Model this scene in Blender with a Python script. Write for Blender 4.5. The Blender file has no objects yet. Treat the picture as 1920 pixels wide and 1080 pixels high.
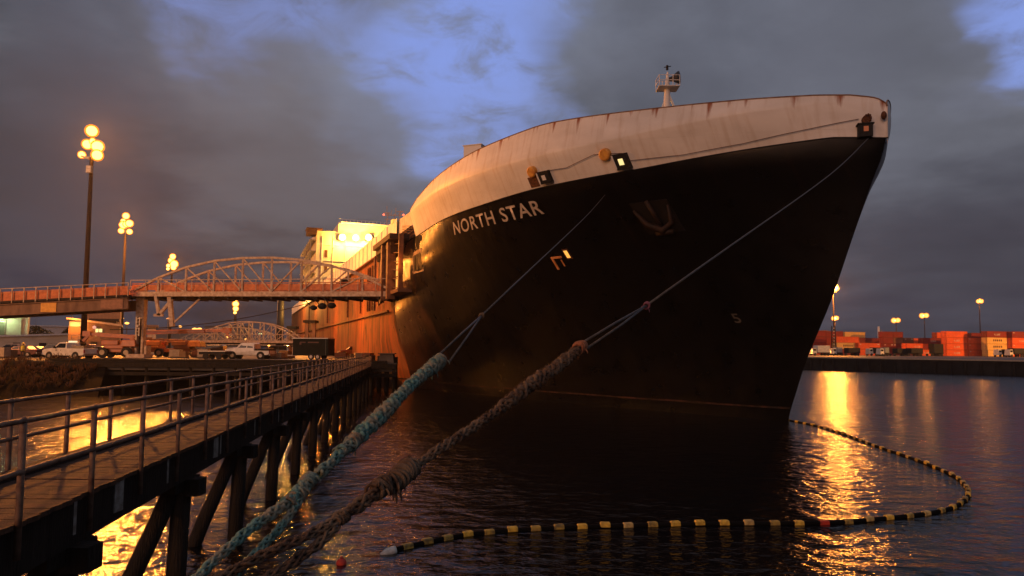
import bpy, bmesh, math, random
from mathutils import Vector, Matrix, noise
R = math.radians
sc = bpy.context.scene
C = bpy.data.collections.new("port"); sc.collection.children.link(C)
random.seed(7)

# ---------------------------------------------------------------- camera
EYE = 4.9; PITCH = math.atan(80/1280); ROLL = R(.42); F = 1280.0; CY = 573.0
cam_d = bpy.data.cameras.new("camera"); cam = bpy.data.objects.new("camera", cam_d); C.objects.link(cam)
fw = Vector((0, math.cos(PITCH), math.sin(PITCH))); up0 = Vector((0, -math.sin(PITCH), math.cos(PITCH))); r0 = Vector((1, 0, 0))
rgt = r0*math.cos(ROLL)+up0*math.sin(ROLL); upv = up0*math.cos(ROLL)-r0*math.sin(ROLL)
M = Matrix((rgt, upv, -fw)).transposed().to_4x4(); M.translation = Vector((0, 0, EYE)); cam.matrix_world = M
cam_d.sensor_width = 36; cam_d.lens = 36*F/1920; cam_d.shift_y = (CY-540)/1920
cam_d.clip_start = .05; cam_d.clip_end = 9000
sc.camera = cam
def ray(px, py):                       # direction of a photo pixel (1920 wide)
    return r_(px, py)
def r_(px, py): return rgt*((px-960)/F)+upv*((CY-py)/F)+fw
def at(px, py, Y):                     # point seen at a pixel, Y metres ahead
    r = r_(px, py); return Vector((0, 0, EYE))+r*(Y/r.y)
def ground(px, py, z=0.0):
    r = r_(px, py); return Vector((0, 0, EYE))+r*((z-EYE)/r.z)

# ---------------------------------------------------------------- view, world, sun
sc.view_settings.view_transform = 'Standard'; sc.view_settings.look = 'None'
sc.view_settings.exposure = 0.0; sc.view_settings.gamma = 1.0
world = bpy.data.worlds.new("World"); sc.world = world; world.use_nodes = True
def make_world():
    nt = world.node_tree; N = nt.nodes; L = nt.links; N.clear()
    def nd(t, **k):
        n = N.new(t)
        for a, b in k.items(): setattr(n, a, b)
        return n
    def math_(op, a, b=None, clamp=False):
        n = nd('ShaderNodeMath', operation=op, use_clamp=clamp)
        for i, v in enumerate((a, b)):
            if v is None: continue
            if isinstance(v, (int, float)): n.inputs[i].default_value = v
            else: L.new(v, n.inputs[i])
        return n.outputs[0]
    def mix(f, a, b, typ='MIX'):
        n = nd('ShaderNodeMix', data_type='RGBA', blend_type=typ)
        for s, v in ((n.inputs[0], f), (n.inputs[6], a), (n.inputs[7], b)):
            if isinstance(v, (int, float)): s.default_value = v
            elif isinstance(v, tuple): s.default_value = v+(1,)
            else: L.new(v, s)
        return n.outputs[2]
    tc = nd('ShaderNodeTexCoord'); D = tc.outputs['Generated']
    sep = nd('ShaderNodeSeparateXYZ'); L.new(D, sep.inputs[0])
    z = math_('MAXIMUM', sep.outputs[2], 0.0)
    zz = math_('ADD', z, .16)
    comb = nd('ShaderNodeCombineXYZ'); L.new(math_('DIVIDE', sep.outputs[0], zz), comb.inputs[0]); L.new(math_('DIVIDE', sep.outputs[1], zz), comb.inputs[1])
    def noi(vec, sc_, det=5, rough=.55, dist=0.0):
        n = nd('ShaderNodeTexNoise'); n.inputs['Scale'].default_value = sc_; n.inputs['Detail'].default_value = det
        n.inputs['Roughness'].default_value = rough; n.inputs['Distortion'].default_value = dist; L.new(vec, n.inputs['Vector']); return n
    def mrange(v, a, b, c=0., d=1., smooth=True):
        n = nd('ShaderNodeMapRange', interpolation_type='SMOOTHSTEP' if smooth else 'LINEAR')
        L.new(v, n.inputs[0])
        for i, q in enumerate((a, b, c, d)): n.inputs[i+1].default_value = q
        return n.outputs[0]
    # warp the direction so nothing has a clean outline
    w = noi(comb.outputs[0], 1.6, 4)
    vs = nd('ShaderNodeVectorMath', operation='SUBTRACT'); L.new(w.outputs['Color'], vs.inputs[0]); vs.inputs[1].default_value = (.5, .5, .5)
    vm = nd('ShaderNodeVectorMath', operation='SCALE'); L.new(vs.outputs[0], vm.inputs[0]); vm.inputs['Scale'].default_value = .34
    va = nd('ShaderNodeVectorMath', operation='ADD'); L.new(D, va.inputs[0]); L.new(vm.outputs[0], va.inputs[1])
    vn = nd('ShaderNodeVectorMath', operation='NORMALIZE'); L.new(va.outputs[0], vn.inputs[0]); WD = vn.outputs[0]
    # cloud colour by height above the horizon
    cr = nd('ShaderNodeValToRGB'); L.new(z, cr.inputs[0]); e = cr.color_ramp.elements
    stops = [(0.0, (.042, .044, .066)), (.09, (.042, .044, .068)), (.15, (.046, .043, .056)), (.22, (.074, .077, .096)), (.32, (.120, .130, .158)), (.45, (.145, .163, .205)), (1, (.13, .14, .19))]
    e[0].position, e[0].color = stops[0][0], stops[0][1]+(1,); e[1].position, e[1].color = stops[-1][0], stops[-1][1]+(1,)
    for p_, c_ in stops[1:-1]:
        x = e.new(p_); x.color = c_+(1,)
    col = cr.outputs[0]
    n1 = noi(comb.outputs[0], 1.15, 7, .58, .3)
    n2 = noi(comb.outputs[0], 3.4, 6, .55, .2)
    sh = math_('MULTIPLY', mrange(n1.outputs[0], .34, .66, .58, 1.40), mrange(n2.outputs[0], .34, .66, .78, 1.2))
    hs = nd('ShaderNodeVectorMath', operation='SCALE'); L.new(col, hs.inputs[0]); L.new(sh, hs.inputs['Scale']); col = hs.outputs[0]
    def blob(px, py, rad, soft, color, k, cur):
        dv = r_(px, py).normalized()
        dp = nd('ShaderNodeVectorMath', operation='DOT_PRODUCT'); L.new(WD, dp.inputs[0]); dp.inputs[1].default_value = dv
        f = mrange(dp.outputs['Value'], math.cos(R(rad+soft)), math.cos(R(max(rad-soft, 0))), 0, k)
        return mix(f, cur, color)
    # darker and browner bank low on the left, lighter greys, and gaps to the blue dusk above
    for b in ((60, 470, 9, 8, (.020, .016, .020), .85), (330, 450, 8, 7, (.030, .022, .025), .85), (600, 440, 6, 5, (.040, .030, .034), .65), (130, 560, 6, 5, (.040, .045, .075), .6),
              (280, 100, 7, 6, (.10, .105, .145), .6), (640, 260, 8, 8, (.19, .175, .195), .6), (850, 120, 7, 7, (.20, .23, .33), .75), (1905, 5, 2, 4, (.2, .22, .33), .5), (500, 0, 3, 5, (.16, .18, .27), .4), (110, 330, 7, 6, (.095, .088, .105), .5),
              (1750, 260, 9, 8, (.15, .155, .19), .6), (1800, 560, 6, 6, (.044, .043, .060), .7), (1350, 60, 9, 8, (.135, .142, .185), .6)):
        col = blob(*b, col)
    n3 = noi(comb.outputs[0], 5.2, 8, .62, .6)
    sky = nd('ShaderNodeTexSky', sky_type='NISHITA'); sky.sun_disc = False; sky.sun_elevation = R(3); sky.sun_rotation = R(205)
    sk = nd('ShaderNodeVectorMath', operation='SCALE'); L.new(sky.outputs[0], sk.inputs[0]); sk.inputs['Scale'].default_value = .02
    blue = nd('ShaderNodeVectorMath', operation='ADD'); L.new(sk.outputs[0], blue.inputs[0]); blue.inputs[1].default_value = (.22, .31, .74)
    for (px, py, rad, soft, k) in ((850, 60, 3.0, 6.0, .85), (870, 180, 2.4, 5.0, .75), (880, -60, 4, 6, .8), (470, 10, 1.0, 5.0, .5), (1900, -5, .8, 3.0, .85), (1980, -50, 2, 4, .6), (1010, 210, 1.5, 4.0, .4), (640, 20, 1, 4, .35)):
        dv = r_(px, py).normalized()
        dp = nd('ShaderNodeVectorMath', operation='DOT_PRODUCT'); L.new(WD, dp.inputs[0]); dp.inputs[1].default_value = dv
        f = mrange(dp.outputs['Value'], math.cos(R(rad+soft)), math.cos(R(max(rad-soft, 0))), 0, k)
        f = math_('MULTIPLY', f, mrange(n3.outputs[0], .30, .60, .12, 1.0))
        col = mix(f, col, blue.outputs[0])
    # broken pale wisps across the blue gap
    bg = nd('ShaderNodeBackground'); k10 = nd('ShaderNodeVectorMath', operation='SCALE'); L.new(col, k10.inputs[0]); k10.inputs['Scale'].default_value = 10*WORLD_K; L.new(k10.outputs[0], bg.inputs[0]); bg.inputs[1].default_value = .1
    # the Background strength stays in the daylight range; the colour scale makes up the rest
    out = nd('ShaderNodeOutputWorld'); L.new(bg.outputs[0], out.inputs[0])
WORLD_K = 1.0
make_world()
sun_d = bpy.data.lights.new("dusk_sun", 'SUN'); sun = bpy.data.objects.new("dusk_sun", sun_d); C.objects.link(sun)
sun_d.energy = .74; sun_d.angle = R(30); sun_d.color = (1, .52, .34)
sun_az, sun_el = R(205), R(14)          # afterglow behind the camera, to its left
sv = Vector((-.42, -.9, math.tan(sun_el))).normalized()
sun.rotation_euler = (-sv).to_track_quat('-Z', 'Y').to_euler()

# ---------------------------------------------------------------- materials
SOD = (1.0, .30, .04)
def mat(name, a, b=None, rough=.6, metal=0., scale=3., bump=0., bscale=None, lo=.35, hi=.65, coat=0., stretch=(1, 1, 1), detail=6, uv=False, spec=.3):
    m = bpy.data.materials.new(name); m.use_nodes = True; nt = m.node_tree; N, L = nt.nodes, nt.links
    bs = N['Principled BSDF']; bs.inputs['Roughness'].default_value = rough; bs.inputs['Metallic'].default_value = metal
    bs.inputs['Coat Weight'].default_value = coat; bs.inputs['Specular IOR Level'].default_value = spec
    tc = N.new('ShaderNodeTexCoord'); mp = N.new('ShaderNodeMapping'); mp.inputs['Scale'].default_value = stretch
    L.new(tc.outputs['UV' if uv else 'Object'], mp.inputs[0])
    no = N.new('ShaderNodeTexNoise'); no.inputs['Scale'].default_value = scale; no.inputs['Detail'].default_value = detail; L.new(mp.outputs[0], no.inputs['Vector'])
    b = b or tuple(x*.75 for x in a)
    cr = N.new('ShaderNodeValToRGB'); e = cr.color_ramp.elements; e[0].position = lo; e[0].color = tuple(b)+(1,); e[1].position = hi; e[1].color = tuple(a)+(1,)
    L.new(no.outputs[0], cr.inputs[0]); L.new(cr.outputs[0], bs.inputs['Base Color'])
    if bump:
        n2 = N.new('ShaderNodeTexNoise'); n2.inputs['Scale'].default_value = bscale or scale*4; n2.inputs['Detail'].default_value = 4; L.new(mp.outputs[0], n2.inputs['Vector'])
        bp = N.new('ShaderNodeBump'); bp.inputs['Strength'].default_value = bump; bp.inputs['Distance'].default_value = .05; L.new(n2.outputs[0], bp.inputs['Height']); L.new(bp.outputs[0], bs.inputs['Normal'])
    return m
def emit(name, color, k, base=(.05, .04, .03)):
    m = bpy.data.materials.new(name); m.use_nodes = True; bs = m.node_tree.nodes['Principled BSDF']
    bs.inputs['Base Color'].default_value = tuple(base)+(1,); bs.inputs['Emission Color'].default_value = tuple(color)+(1,); bs.inputs['Emission Strength'].default_value = k
    return m
MT = {}
MT['galv'] = mat('galvanised_pipe', (.42, .40, .37), (.22, .19, .16), .5, .35, 9, .2, 60)
MT['railpaint'] = mat('weathered_rail_paint', (.27, .17, .12), (.12, .06, .04), .6, .1, 7, .3, 50)
MT['plank'] = mat('walkway_planks', (.12, .055, .03), (.04, .021, .013), .8, 0, 5, .5, 40, stretch=(1, 1, 1))
MT['creosote'] = mat('creosoted_timber', (.020, .014, .010), (.006, .0045, .0035), .8, 0, 3, .8, 14, stretch=(2, 2, .3))
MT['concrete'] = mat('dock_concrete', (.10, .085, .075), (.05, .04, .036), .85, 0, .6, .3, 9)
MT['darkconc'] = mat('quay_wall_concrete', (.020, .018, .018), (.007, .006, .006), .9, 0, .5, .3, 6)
MT['bridge'] = mat('bridge_grey_paint', (.50, .40, .32), (.30, .21, .16), .55, .1, 2.5, .1, 20)
MT['girder'] = mat('brown_girder_paint', (.20, .12, .085), (.11, .06, .045), .6, .1, 1.2, .1, 15, stretch=(1, 1, .4))
MT['orange'] = mat('orange_barrier', (.62, .21, .09), (.42, .13, .06), .6, 0, 2)
MT['black'] = mat('black_rubber', (.014, .013, .013), (.007, .007, .007), .7, 0, 5, .3)
MT['white'] = mat('white_vehicle_paint', (.62, .60, .57), (.48, .46, .43), .3, 0, 2, coat=.3)
MT['glass'] = mat('dark_glass', (.012, .013, .016), None, .06, 0, 1)
MT['steel'] = mat('bare_steel', (.30, .29, .28), (.16, .13, .11), .4, .7, 8, .1)
MT['pole'] = mat('wooden_mast', (.05, .03, .02), (.02, .013, .010), .8, 0, 2, .6, 9, stretch=(3, 3, .25))
MT['lens'] = emit('sodium_lens', (1, .44, .07), 7)
MT['halo_ring'] = emit('sodium_halo', (1, .24, .015), 1.5)  # orange glow standing in for the halo round a lamp
MT['lensfar'] = emit('sodium_lens_far', (1, .42, .08), 3.0)
MT['lensgreen'] = emit('mercury_lens', (.75, 1, .45), 3)
MT['yellow'] = mat('float_yellow', (.78, .52, .07), (.42, .27, .05), .45, 0, 9, .2)
MT['fred'] = mat('float_red', (.55, .05, .025), (.3, .03, .02), .45, 0, 9)
MT['fwhite'] = mat('float_white', (.72, .68, .60), None, .5, 0, 9)

# ---------------------------------------------------------------- mesh helpers
class MB:
    def __init__(s): s.v = []; s.f = []; s.uv = {}
    def add(s, vs, fs):
        n = len(s.v); s.v += [Vector(v) for v in vs]; s.f += [tuple(i+n for i in f) for f in fs]
    def box(s, c, size, rz=0., M=None, top=1.0):
        hx, hy, hz = (q/2 for q in size); c = Vector(c); T = M or Matrix.Rotation(rz, 3, 'Z')
        vs = []
        for z in (-hz, hz):
            k = top if z > 0 else 1
            for x, y in ((-hx, -hy), (hx, -hy), (hx, hy), (-hx, hy)): vs.append(c+T@Vector((x*k, y*k, z)))
        s.add(vs, [(3, 2, 1, 0), (4, 5, 6, 7), (0, 1, 5, 4), (1, 2, 6, 5), (2, 3, 7, 6), (3, 0, 4, 7)])
    def bar(s, a, b, w, h=None, up=Vector((0, 0, 1))):
        a, b = Vector(a), Vector(b); h = h or w; d = (b-a).normalized()
        if abs(d.dot(up)) > .99: up = Vector((0, 1, 0))
        x = d.cross(up).normalized(); y = x.cross(d).normalized()
        vs = [p+x*(sx*w/2)+y*(sy*h/2) for p in (a, b) for sx, sy in ((-1, -1), (1, -1), (1, 1), (-1, 1))]
        s.add(vs, [(3, 2, 1, 0), (4, 5, 6, 7), (0, 1, 5, 4), (1, 2, 6, 5), (2, 3, 7, 6), (3, 0, 4, 7)])
    def tube(s, pts, rad, seg=8, cap=True):
        pts = [Vector(p) for p in pts]; n = len(pts)
        rads = rad if isinstance(rad, (list, tuple)) else [rad]*n
        t = (pts[1]-pts[0]).normalized(); ref = Vector((0, 0, 1)) if abs(t.z) < .9 else Vector((1, 0, 0)); x = t.cross(ref).normalized()
        base = len(s.v); fs = []
        vs = []
        for i, p in enumerate(pts):
            a = pts[max(i-1, 0)]; b = pts[min(i+1, n-1)]; t = (b-a)
            t = t.normalized() if t.length > 1e-9 else Vector((0, 0, 1))
            x = (x-t*x.dot(t)); x = x.normalized() if x.length > 1e-6 else t.orthogonal().normalized(); y = t.cross(x)
            for k in range(seg):
                q = 2*math.pi*k/seg; vs.append(p+(x*math.cos(q)+y*math.sin(q))*rads[i])
        for i in range(n-1):
            for k in range(seg):
                k2 = (k+1) % seg; fs.append((i*seg+k, i*seg+k2, (i+1)*seg+k2, (i+1)*seg+k))
        if cap: fs.append(tuple(range(seg-1, -1, -1))); fs.append(tuple((n-1)*seg+k for k in range(seg)))
        s.add(vs, fs)
    def prism(s, prof, a, b, f):       # profile (u,v) placed by f(u,v,w) at w=a and w=b
        n = len(prof); vs = [f(u, v, a) for u, v in prof]+[f(u, v, b) for u, v in prof]
        s.add(vs, [tuple(range(n-1, -1, -1)), tuple(range(n, 2*n))]+[(i, (i+1) % n, n+(i+1) % n, n+i) for i in range(n)])
    def ball(s, c, r, seg=12, ring=8, sq=(1, 1, 1)):
        c = Vector(c); vs = []; fs = []
        for i in range(1, ring):
            a = math.pi*i/ring
            for k in range(seg):
                q = 2*math.pi*k/seg; vs.append(c+Vector((r*sq[0]*math.sin(a)*math.cos(q), r*sq[1]*math.sin(a)*math.sin(q), r*sq[2]*math.cos(a))))
        vs.append(c+Vector((0, 0, r*sq[2]))); vs.append(c-Vector((0, 0, r*sq[2])))
        for i in range(ring-2):
            for k in range(seg): k2 = (k+1) % seg; fs.append((i*seg+k, (i+1)*seg+k, (i+1)*seg+k2, i*seg+k2))
        T = (ring-1)*seg
        for k in range(seg): k2 = (k+1) % seg; fs.append((T, k, k2)); fs.append((T+1, (ring-2)*seg+k2, (ring-2)*seg+k))
        s.add(vs, fs)
    def build(s, name, m, parent=None, smooth=False, local=False, bevel=0., auto=False):
        vs = s.v
        if parent is not None and not local:
            r = parent
            while r.parent: r = r.parent
            inv = (Matrix.Translation(r.location) @ r.rotation_euler.to_matrix().to_4x4()).inverted(); vs = [inv@v for v in vs]
        me = bpy.data.meshes.new(name); me.from_pydata([tuple(v) for v in vs], [], s.f); me.update()
        bm = bmesh.new(); bm.from_mesh(me); bmesh.ops.recalc_face_normals(bm, faces=bm.faces); bm.to_mesh(me); bm.free()
        ms = m if isinstance(m, (list, tuple)) else [m]
        for x in ms: me.materials.append(x)
        o = bpy.data.objects.new(name, me); C.objects.link(o)
        if parent is not None: o.parent = parent
        if smooth:
            for p in me.polygons: p.use_smooth = True
            if auto: me.set_sharp_from_angle(angle=R(35))
        if bevel:
            b = o.modifiers.new('bevel', 'BEVEL'); b.width = bevel; b.segments = 2; b.limit_method = 'ANGLE'
        return o
def tag(o, label=None, cat=None, group=None, kind=None):
    if label: o['label'] = label
    if cat: o['category'] = cat
    if group: o['group'] = group
    if kind: o['kind'] = kind
    return o
def thing(name, loc, label, cat, group=None, rz=0.):
    o = bpy.data.objects.new(name, None); C.objects.link(o); o.empty_display_size = .3
    o.location = loc; o.rotation_euler = (0, 0, rz); return tag(o, label, cat, group)
def copy_tree(o, parent=None):
    c = o.copy(); C.objects.link(c); c.parent = parent
    for ch in list(o.children): copy_tree(ch, c)
    return c
def lamp(name, loc, power, color=SOD, rad=.5, parent=None, spot=None, aim=None):
    d_ = bpy.data.lights.new(name, 'SPOT' if spot else 'POINT'); d_.energy = power; d_.color = color; d_.shadow_soft_size = rad
    o = bpy.data.objects.new(name, d_); C.objects.link(o); o.location = loc
    if spot:
        d_.spot_size = R(spot); d_.spot_blend = .6; o.rotation_euler = (Vector(aim)-Vector(loc)).to_track_quat('-Z', 'Y').to_euler()
    if parent is not None:
        o.parent = parent; r = parent
        while r.parent: r = r.parent
        o.matrix_parent_inverse = (Matrix.Translation(r.location) @ r.rotation_euler.to_matrix().to_4x4()).inverted()
    return o

# ================================================================= SETTING
def water_mat():
    m = bpy.data.materials.new('harbour_water'); m.use_nodes = True; N, L = m.node_tree.nodes, m.node_tree.links
    bs = N['Principled BSDF']; bs.inputs['Base Color'].default_value = (.003, .004, .006, 1); bs.inputs['Roughness'].default_value = .14; bs.inputs['IOR'].default_value = 1.29
    tc = N.new('ShaderNodeTexCoord'); prev = None
    for s_, st, dist, strec, det in ((.35, .9, .34, (1, 1.1, 1), 2), (1.6, 1, .19, (.8, 1.25, 1), 3), (7.0, 1, .034, (.8, 1.2, 1), 3)):
        mp = N.new('ShaderNodeMapping'); mp.inputs['Scale'].default_value = strec; L.new(tc.outputs['Object'], mp.inputs[0])
        no = N.new('ShaderNodeTexNoise'); no.inputs['Scale'].default_value = s_; no.inputs['Detail'].default_value = det; no.inputs['Roughness'].default_value = .5; L.new(mp.outputs[0], no.inputs['Vector'])
        bp = N.new('ShaderNodeBump'); bp.inputs['Strength'].default_value = st; bp.inputs['Distance'].default_value = dist*WAVE; L.new(no.outputs[0], bp.inputs['Height'])
        if prev: L.new(prev.outputs[0], bp.inputs['Normal'])
        prev = bp
    L.new(prev.outputs[0], bs.inputs['Normal'])
    return m
WAVE = .6
b = MB(); b.add([(-1400, -300, 0), (1400, -300, 0), (1400, 1400, 0), (-1400, 1400, 0)], [(0, 1, 2, 3)])
tag(b.build('water', water_mat()), kind='structure')

# ship frame: s aft along the hull, t to starboard, z up
TH = R(21.2); B0 = ground(1475, 790); dS = Vector((-math.sin(TH), math.cos(TH), 0)); nS = Vector((-math.cos(TH), -math.sin(TH), 0))
def SW(s, t, z): return B0+dS*s+nS*t+Vector((0, 0, z))
WZ = 3.3                                # wharf height
def wharf():
    right = lambda s: SW(s, 20.6, 0)
    a = right(32); far = right(1100)
    pts = [(-78, 70), (a.x, 70), (far.x, far.y), (-1390, far.y), (-1390, 70)]
    bank = [(-78, 70)]
    b = MB(); n = len(pts); b.add([(x, y, WZ) for x, y in pts]+[(x, y, WZ-.9) for x, y in pts], [tuple(range(n))]+[(i, (i+1) % n, n+(i+1) % n, n+i) for i in range(n)]+[tuple(range(2*n-1, n-1, -1))])
    tag(b.build('wharf_deck', mat('wharf_asphalt', (.055, .048, .043), (.022, .019, .018), .55, 0, .35, .4, 5)), kind='structure')
    # timber piles and walers under the front edge
    b = MB()
    b.bar((-50, 69.9, WZ-.35), (a.x, 69.9, WZ-.35), .25, .5); b.bar((-50, 69.86, WZ-1.25), (a.x, 69.86, WZ-1.25), .3, .35)
    b.bar((-47, 69.9, WZ+.12), (a.x-1, 69.9, WZ+.12), .3, .24)
    root = thing('timber_fendering', (-30, 69.9, 0), 'dark timber walers and piles along the front edge of the wharf', 'fender')
    b.build('waler', MT['creosote'], root)
    x = -46.5
    while x < a.x:
        q = MB(); q.tube([(x, 70.1, -1), (x+random.uniform(-.1, .1), 70.1, WZ-.5)], .19, 8); q.build('pile', MT['creosote'], root, smooth=True); x += 2.3
    # back slope below the deck so the gap reads dark, not see-through
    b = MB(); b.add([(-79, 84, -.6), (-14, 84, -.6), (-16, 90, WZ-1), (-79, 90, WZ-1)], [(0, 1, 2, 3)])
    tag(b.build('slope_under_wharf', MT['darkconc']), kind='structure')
    # fenders beside the ship
    root = thing('ship_side_fender', SW(36, 20.4, 0), 'row of dark fender piles standing between wharf and hull', 'fender')
    for k in range(14):
        p = SW(34+k*4.5, 20.35, -1); q = MB(); q.tube([p, p+Vector((0, 0, WZ+1.6))], .28, 8); q.build('pile', MT['creosote'], root, smooth=True)
wharf()
def river_bank():
    b = MB(); nx, ny = 60, 26; top = [(-78, 71), (-44, 70.2)]
    vs = []; 
    for j in range(ny+1):
        v = j/ny
        for i in range(nx+1):
            u = i/nx; x0 = -78+36*u
            y0 = 71.5; toe = 60-10*(1-u)+4.5*u
            y = y0*(1-v)+toe*v; z = (WZ-.05)*(1-v**1.15)-.5*v
            x = x0-2.5*v*(1-u)+(3.0*v if u > .9 else 0)
            z += .5*noise.noise((x*.35, y*.35, 0))*min(1, v*6)*(1-v*.5)
            vs.append((x, y, z))
    fs = [(j*(nx+1)+i, j*(nx+1)+i+1, (j+1)*(nx+1)+i+1, (j+1)*(nx+1)+i) for j in range(ny) for i in range(nx)]
    b.add(vs, fs)
    tag(b.build('river_bank', mat('bank_soil', (.012, .009, .007), (.007, .005, .004), .9, 0, 1.5, .8, 6, spec=.03), smooth=True), kind='structure')
    # scrub on the slope: thousands of small blades in tufts
    g = MB()
    for k in range(650):
        i = random.random(); v = random.random()**.8*.8; x = -78+36*i; toe = 60-10*(1-i)+4.5*i; y = 71.5*(1-v)+toe*v; z = WZ*(1-v**1.15)-.1
        h = random.uniform(.3, 1.0)
        for q in range(14):
            a = random.uniform(0, 6.28); r = random.uniform(.05, .55); bx, by = x+math.cos(a)*r*.4, y+math.sin(a)*r*.4
            tx, ty, tz = x+math.cos(a)*r, y+math.sin(a)*r, z+h*random.uniform(.5, 1); w = random.uniform(.02, .06); ca = a+1.57
            g.add([(bx-math.cos(ca)*w, by-math.sin(ca)*w, z), (bx+math.cos(ca)*w, by+math.sin(ca)*w, z), (tx+.03, ty, tz), (tx-.03, ty, tz)], [(0, 1, 2, 3)])
    tag(g.build('scrub', mat('dry_scrub', (.10, .042, .018), (.03, .016, .009), .9, 0, 1.2)), 'low dry scrub covering the bank below the wharf', 'scrub', kind='stuff')
river_bank()
QZ = 3.0
def far_quay():
    a, c = Vector((77.3, 180.4)), Vector((104.9, 140.4)); e = (c-a).normalized()
    p0 = a-e*700; p1 = c+e*210
    b = MB(); pts = [(p0.x, p0.y), (p1.x, p1.y), (1390, p1.y), (1390, 1200), (p0.x, 1200)]; n = len(pts)
    b.add([(x, y, QZ) for x, y in pts]+[(x, y, -2) for x, y in pts], [tuple(range(n))])
    tag(b.build('far_quay_deck', mat('far_quay_asphalt', (.10, .085, .07), (.05, .04, .035), .6, 0, .2)), kind='structure')
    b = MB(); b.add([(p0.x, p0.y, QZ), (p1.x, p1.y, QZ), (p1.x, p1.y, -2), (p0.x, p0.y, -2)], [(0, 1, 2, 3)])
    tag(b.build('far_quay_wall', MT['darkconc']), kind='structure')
    nn = Vector((-e.y, e.x)); nn = -nn if nn.dot(Vector((-1, -.5))) < 0 else nn
    r = thing('quay_kerb', (a.x, a.y, QZ), 'long pale kerb beam along the edge of the far container quay', 'kerb')
    b = MB(); q0 = p0+nn*.1; q1 = p1+nn*.1; b.bar((q0.x, q0.y, QZ+.1), (q1.x, q1.y, QZ+.1), .45, .3); b.build('kerb_beam', mat('kerb_paint', (.35, .30, .25), None, .6), r)
    r = thing('quay_fender', (a.x, a.y, 0), 'dark fender piles along the face of the far quay', 'fender')
    for k in range(40):
        p = a+e*(k*3.0-40)+nn*.3; b = MB(); b.tube([(p.x, p.y, -1), (p.x, p.y, QZ-.5)], .25, 6); b.build('pile', MT['creosote'], r)
    # low dark hills behind everything
    b = MB(); xs = [-1380+i*46 for i in range(61)]; vs = []
    for x in xs: h = 8+6*noise.noise((x*.004, 0, 0))+4*noise.noise((x*.02, 3, 0)); vs += [(x, 1250, -1), (x, 1250, max(3, h)), (x, 1380, max(3, h*.8))]
    b.add(vs, [(i*3, i*3+3, i*3+4, i*3+1) for i in range(60)]+[(i*3+1, i*3+4, i*3+5, i*3+2) for i in range(60)])
    tag(b.build('hills', mat('far_hills', (.02, .022, .03), None, .9, 0, .02)), kind='structure')
far_quay()

# ================================================================= SHIP
ST = [(-3, 0), (0, 0), (1.1, -.53), (4.1, -1.8), (8.2, -4.16), (12.1, -5.94), (15.7, -7.64), (17, -8.45), (40, -8.55)]
def interp(T, x):
    if x <= T[0][0]: return T[0][1]
    for (a, fa), (b_, fb) in zip(T, T[1:]):
        if x <= b_: return fa+(fb-fa)*(x-a)/(b_-a)
    return T[-1][1]
def sst(T, x):                           # smoother interpolation: average of three nearby samples
    if T is not ST and x < -5.5: return interp(T, x)
    return (interp(T, x-.8)+interp(T, x)+interp(T, x+.8))/3
ZB = [(-8.6, 17.5), (-6.6, 17.8), (-3, 17.65), (2.6, 17.35), (10.9, 17.3), (17, 17.08), (30, 17.05), (36.7, 17.0), (300, 17.0)]
ZT = [(-8.6, 19.2), (-8.5, 19.55), (-8.3, 19.84), (-8.1, 19.98), (-7.4, 20.22), (-6.2, 20.41), (-3, 20.7), (1, 21.12), (6.3, 21.72), (9.4, 22.0), (13.2, 21.85), (17.4, 21.7), (22.3, 21.3), (28.7, 20.81), (33.3, 20.3), (36, 19.9), (300, 19.9)]
ZK = [(-8.6, 19.0), (-8.3, 19.6), (-6.8, 19.9), (-1.5, 19.7), (4.3, 19.45), (34, 19.55), (300, 19.5)]
def HB(s, z):
    w = min(max(z/17, 0), 1)**1.3; L_ = 66*(1-w)+36*w; pp = 1.7*(1-w)+2*w; e = (1-w)+.9*w
    u = min(max((s-sst(ST, z))/L_, 0), 1); return 18*(1-(1-u)**pp)**e
LEN = 256.0
def fl(s, z):                            # extra flare of the white strake, vanishing aft, upright above the knuckle
    k = max(0, min(1, (s+8.6)/5))*max(0, min(1, (46-s)/14)); zk = sst(ZK, s); zb = sst(ZB, s)
    q = max(0, min(1, (z-zb)/(zk-zb))); return k*(.95*q-.30*max(0, z-zk)/1.6)
def HBx(s, z): return HB(s, z)+(fl(s, z) if z > sst(ZB, s) else 0)
def hull_pt(s, z, off=0.):
    t = HBx(s, z); ds = .05
    p = SW(s, t, z); ps = SW(s+ds, HBx(s+ds, z), z)-p; pz = SW(s, HBx(s, z+ds), z+ds)-p
    nn = ps.cross(pz).normalized(); nn = -nn if nn.dot(nS) < 0 else nn
    return p+nn*off
def gcurve(N): return [((i/N)**2.2) for i in range(N+1)]
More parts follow.
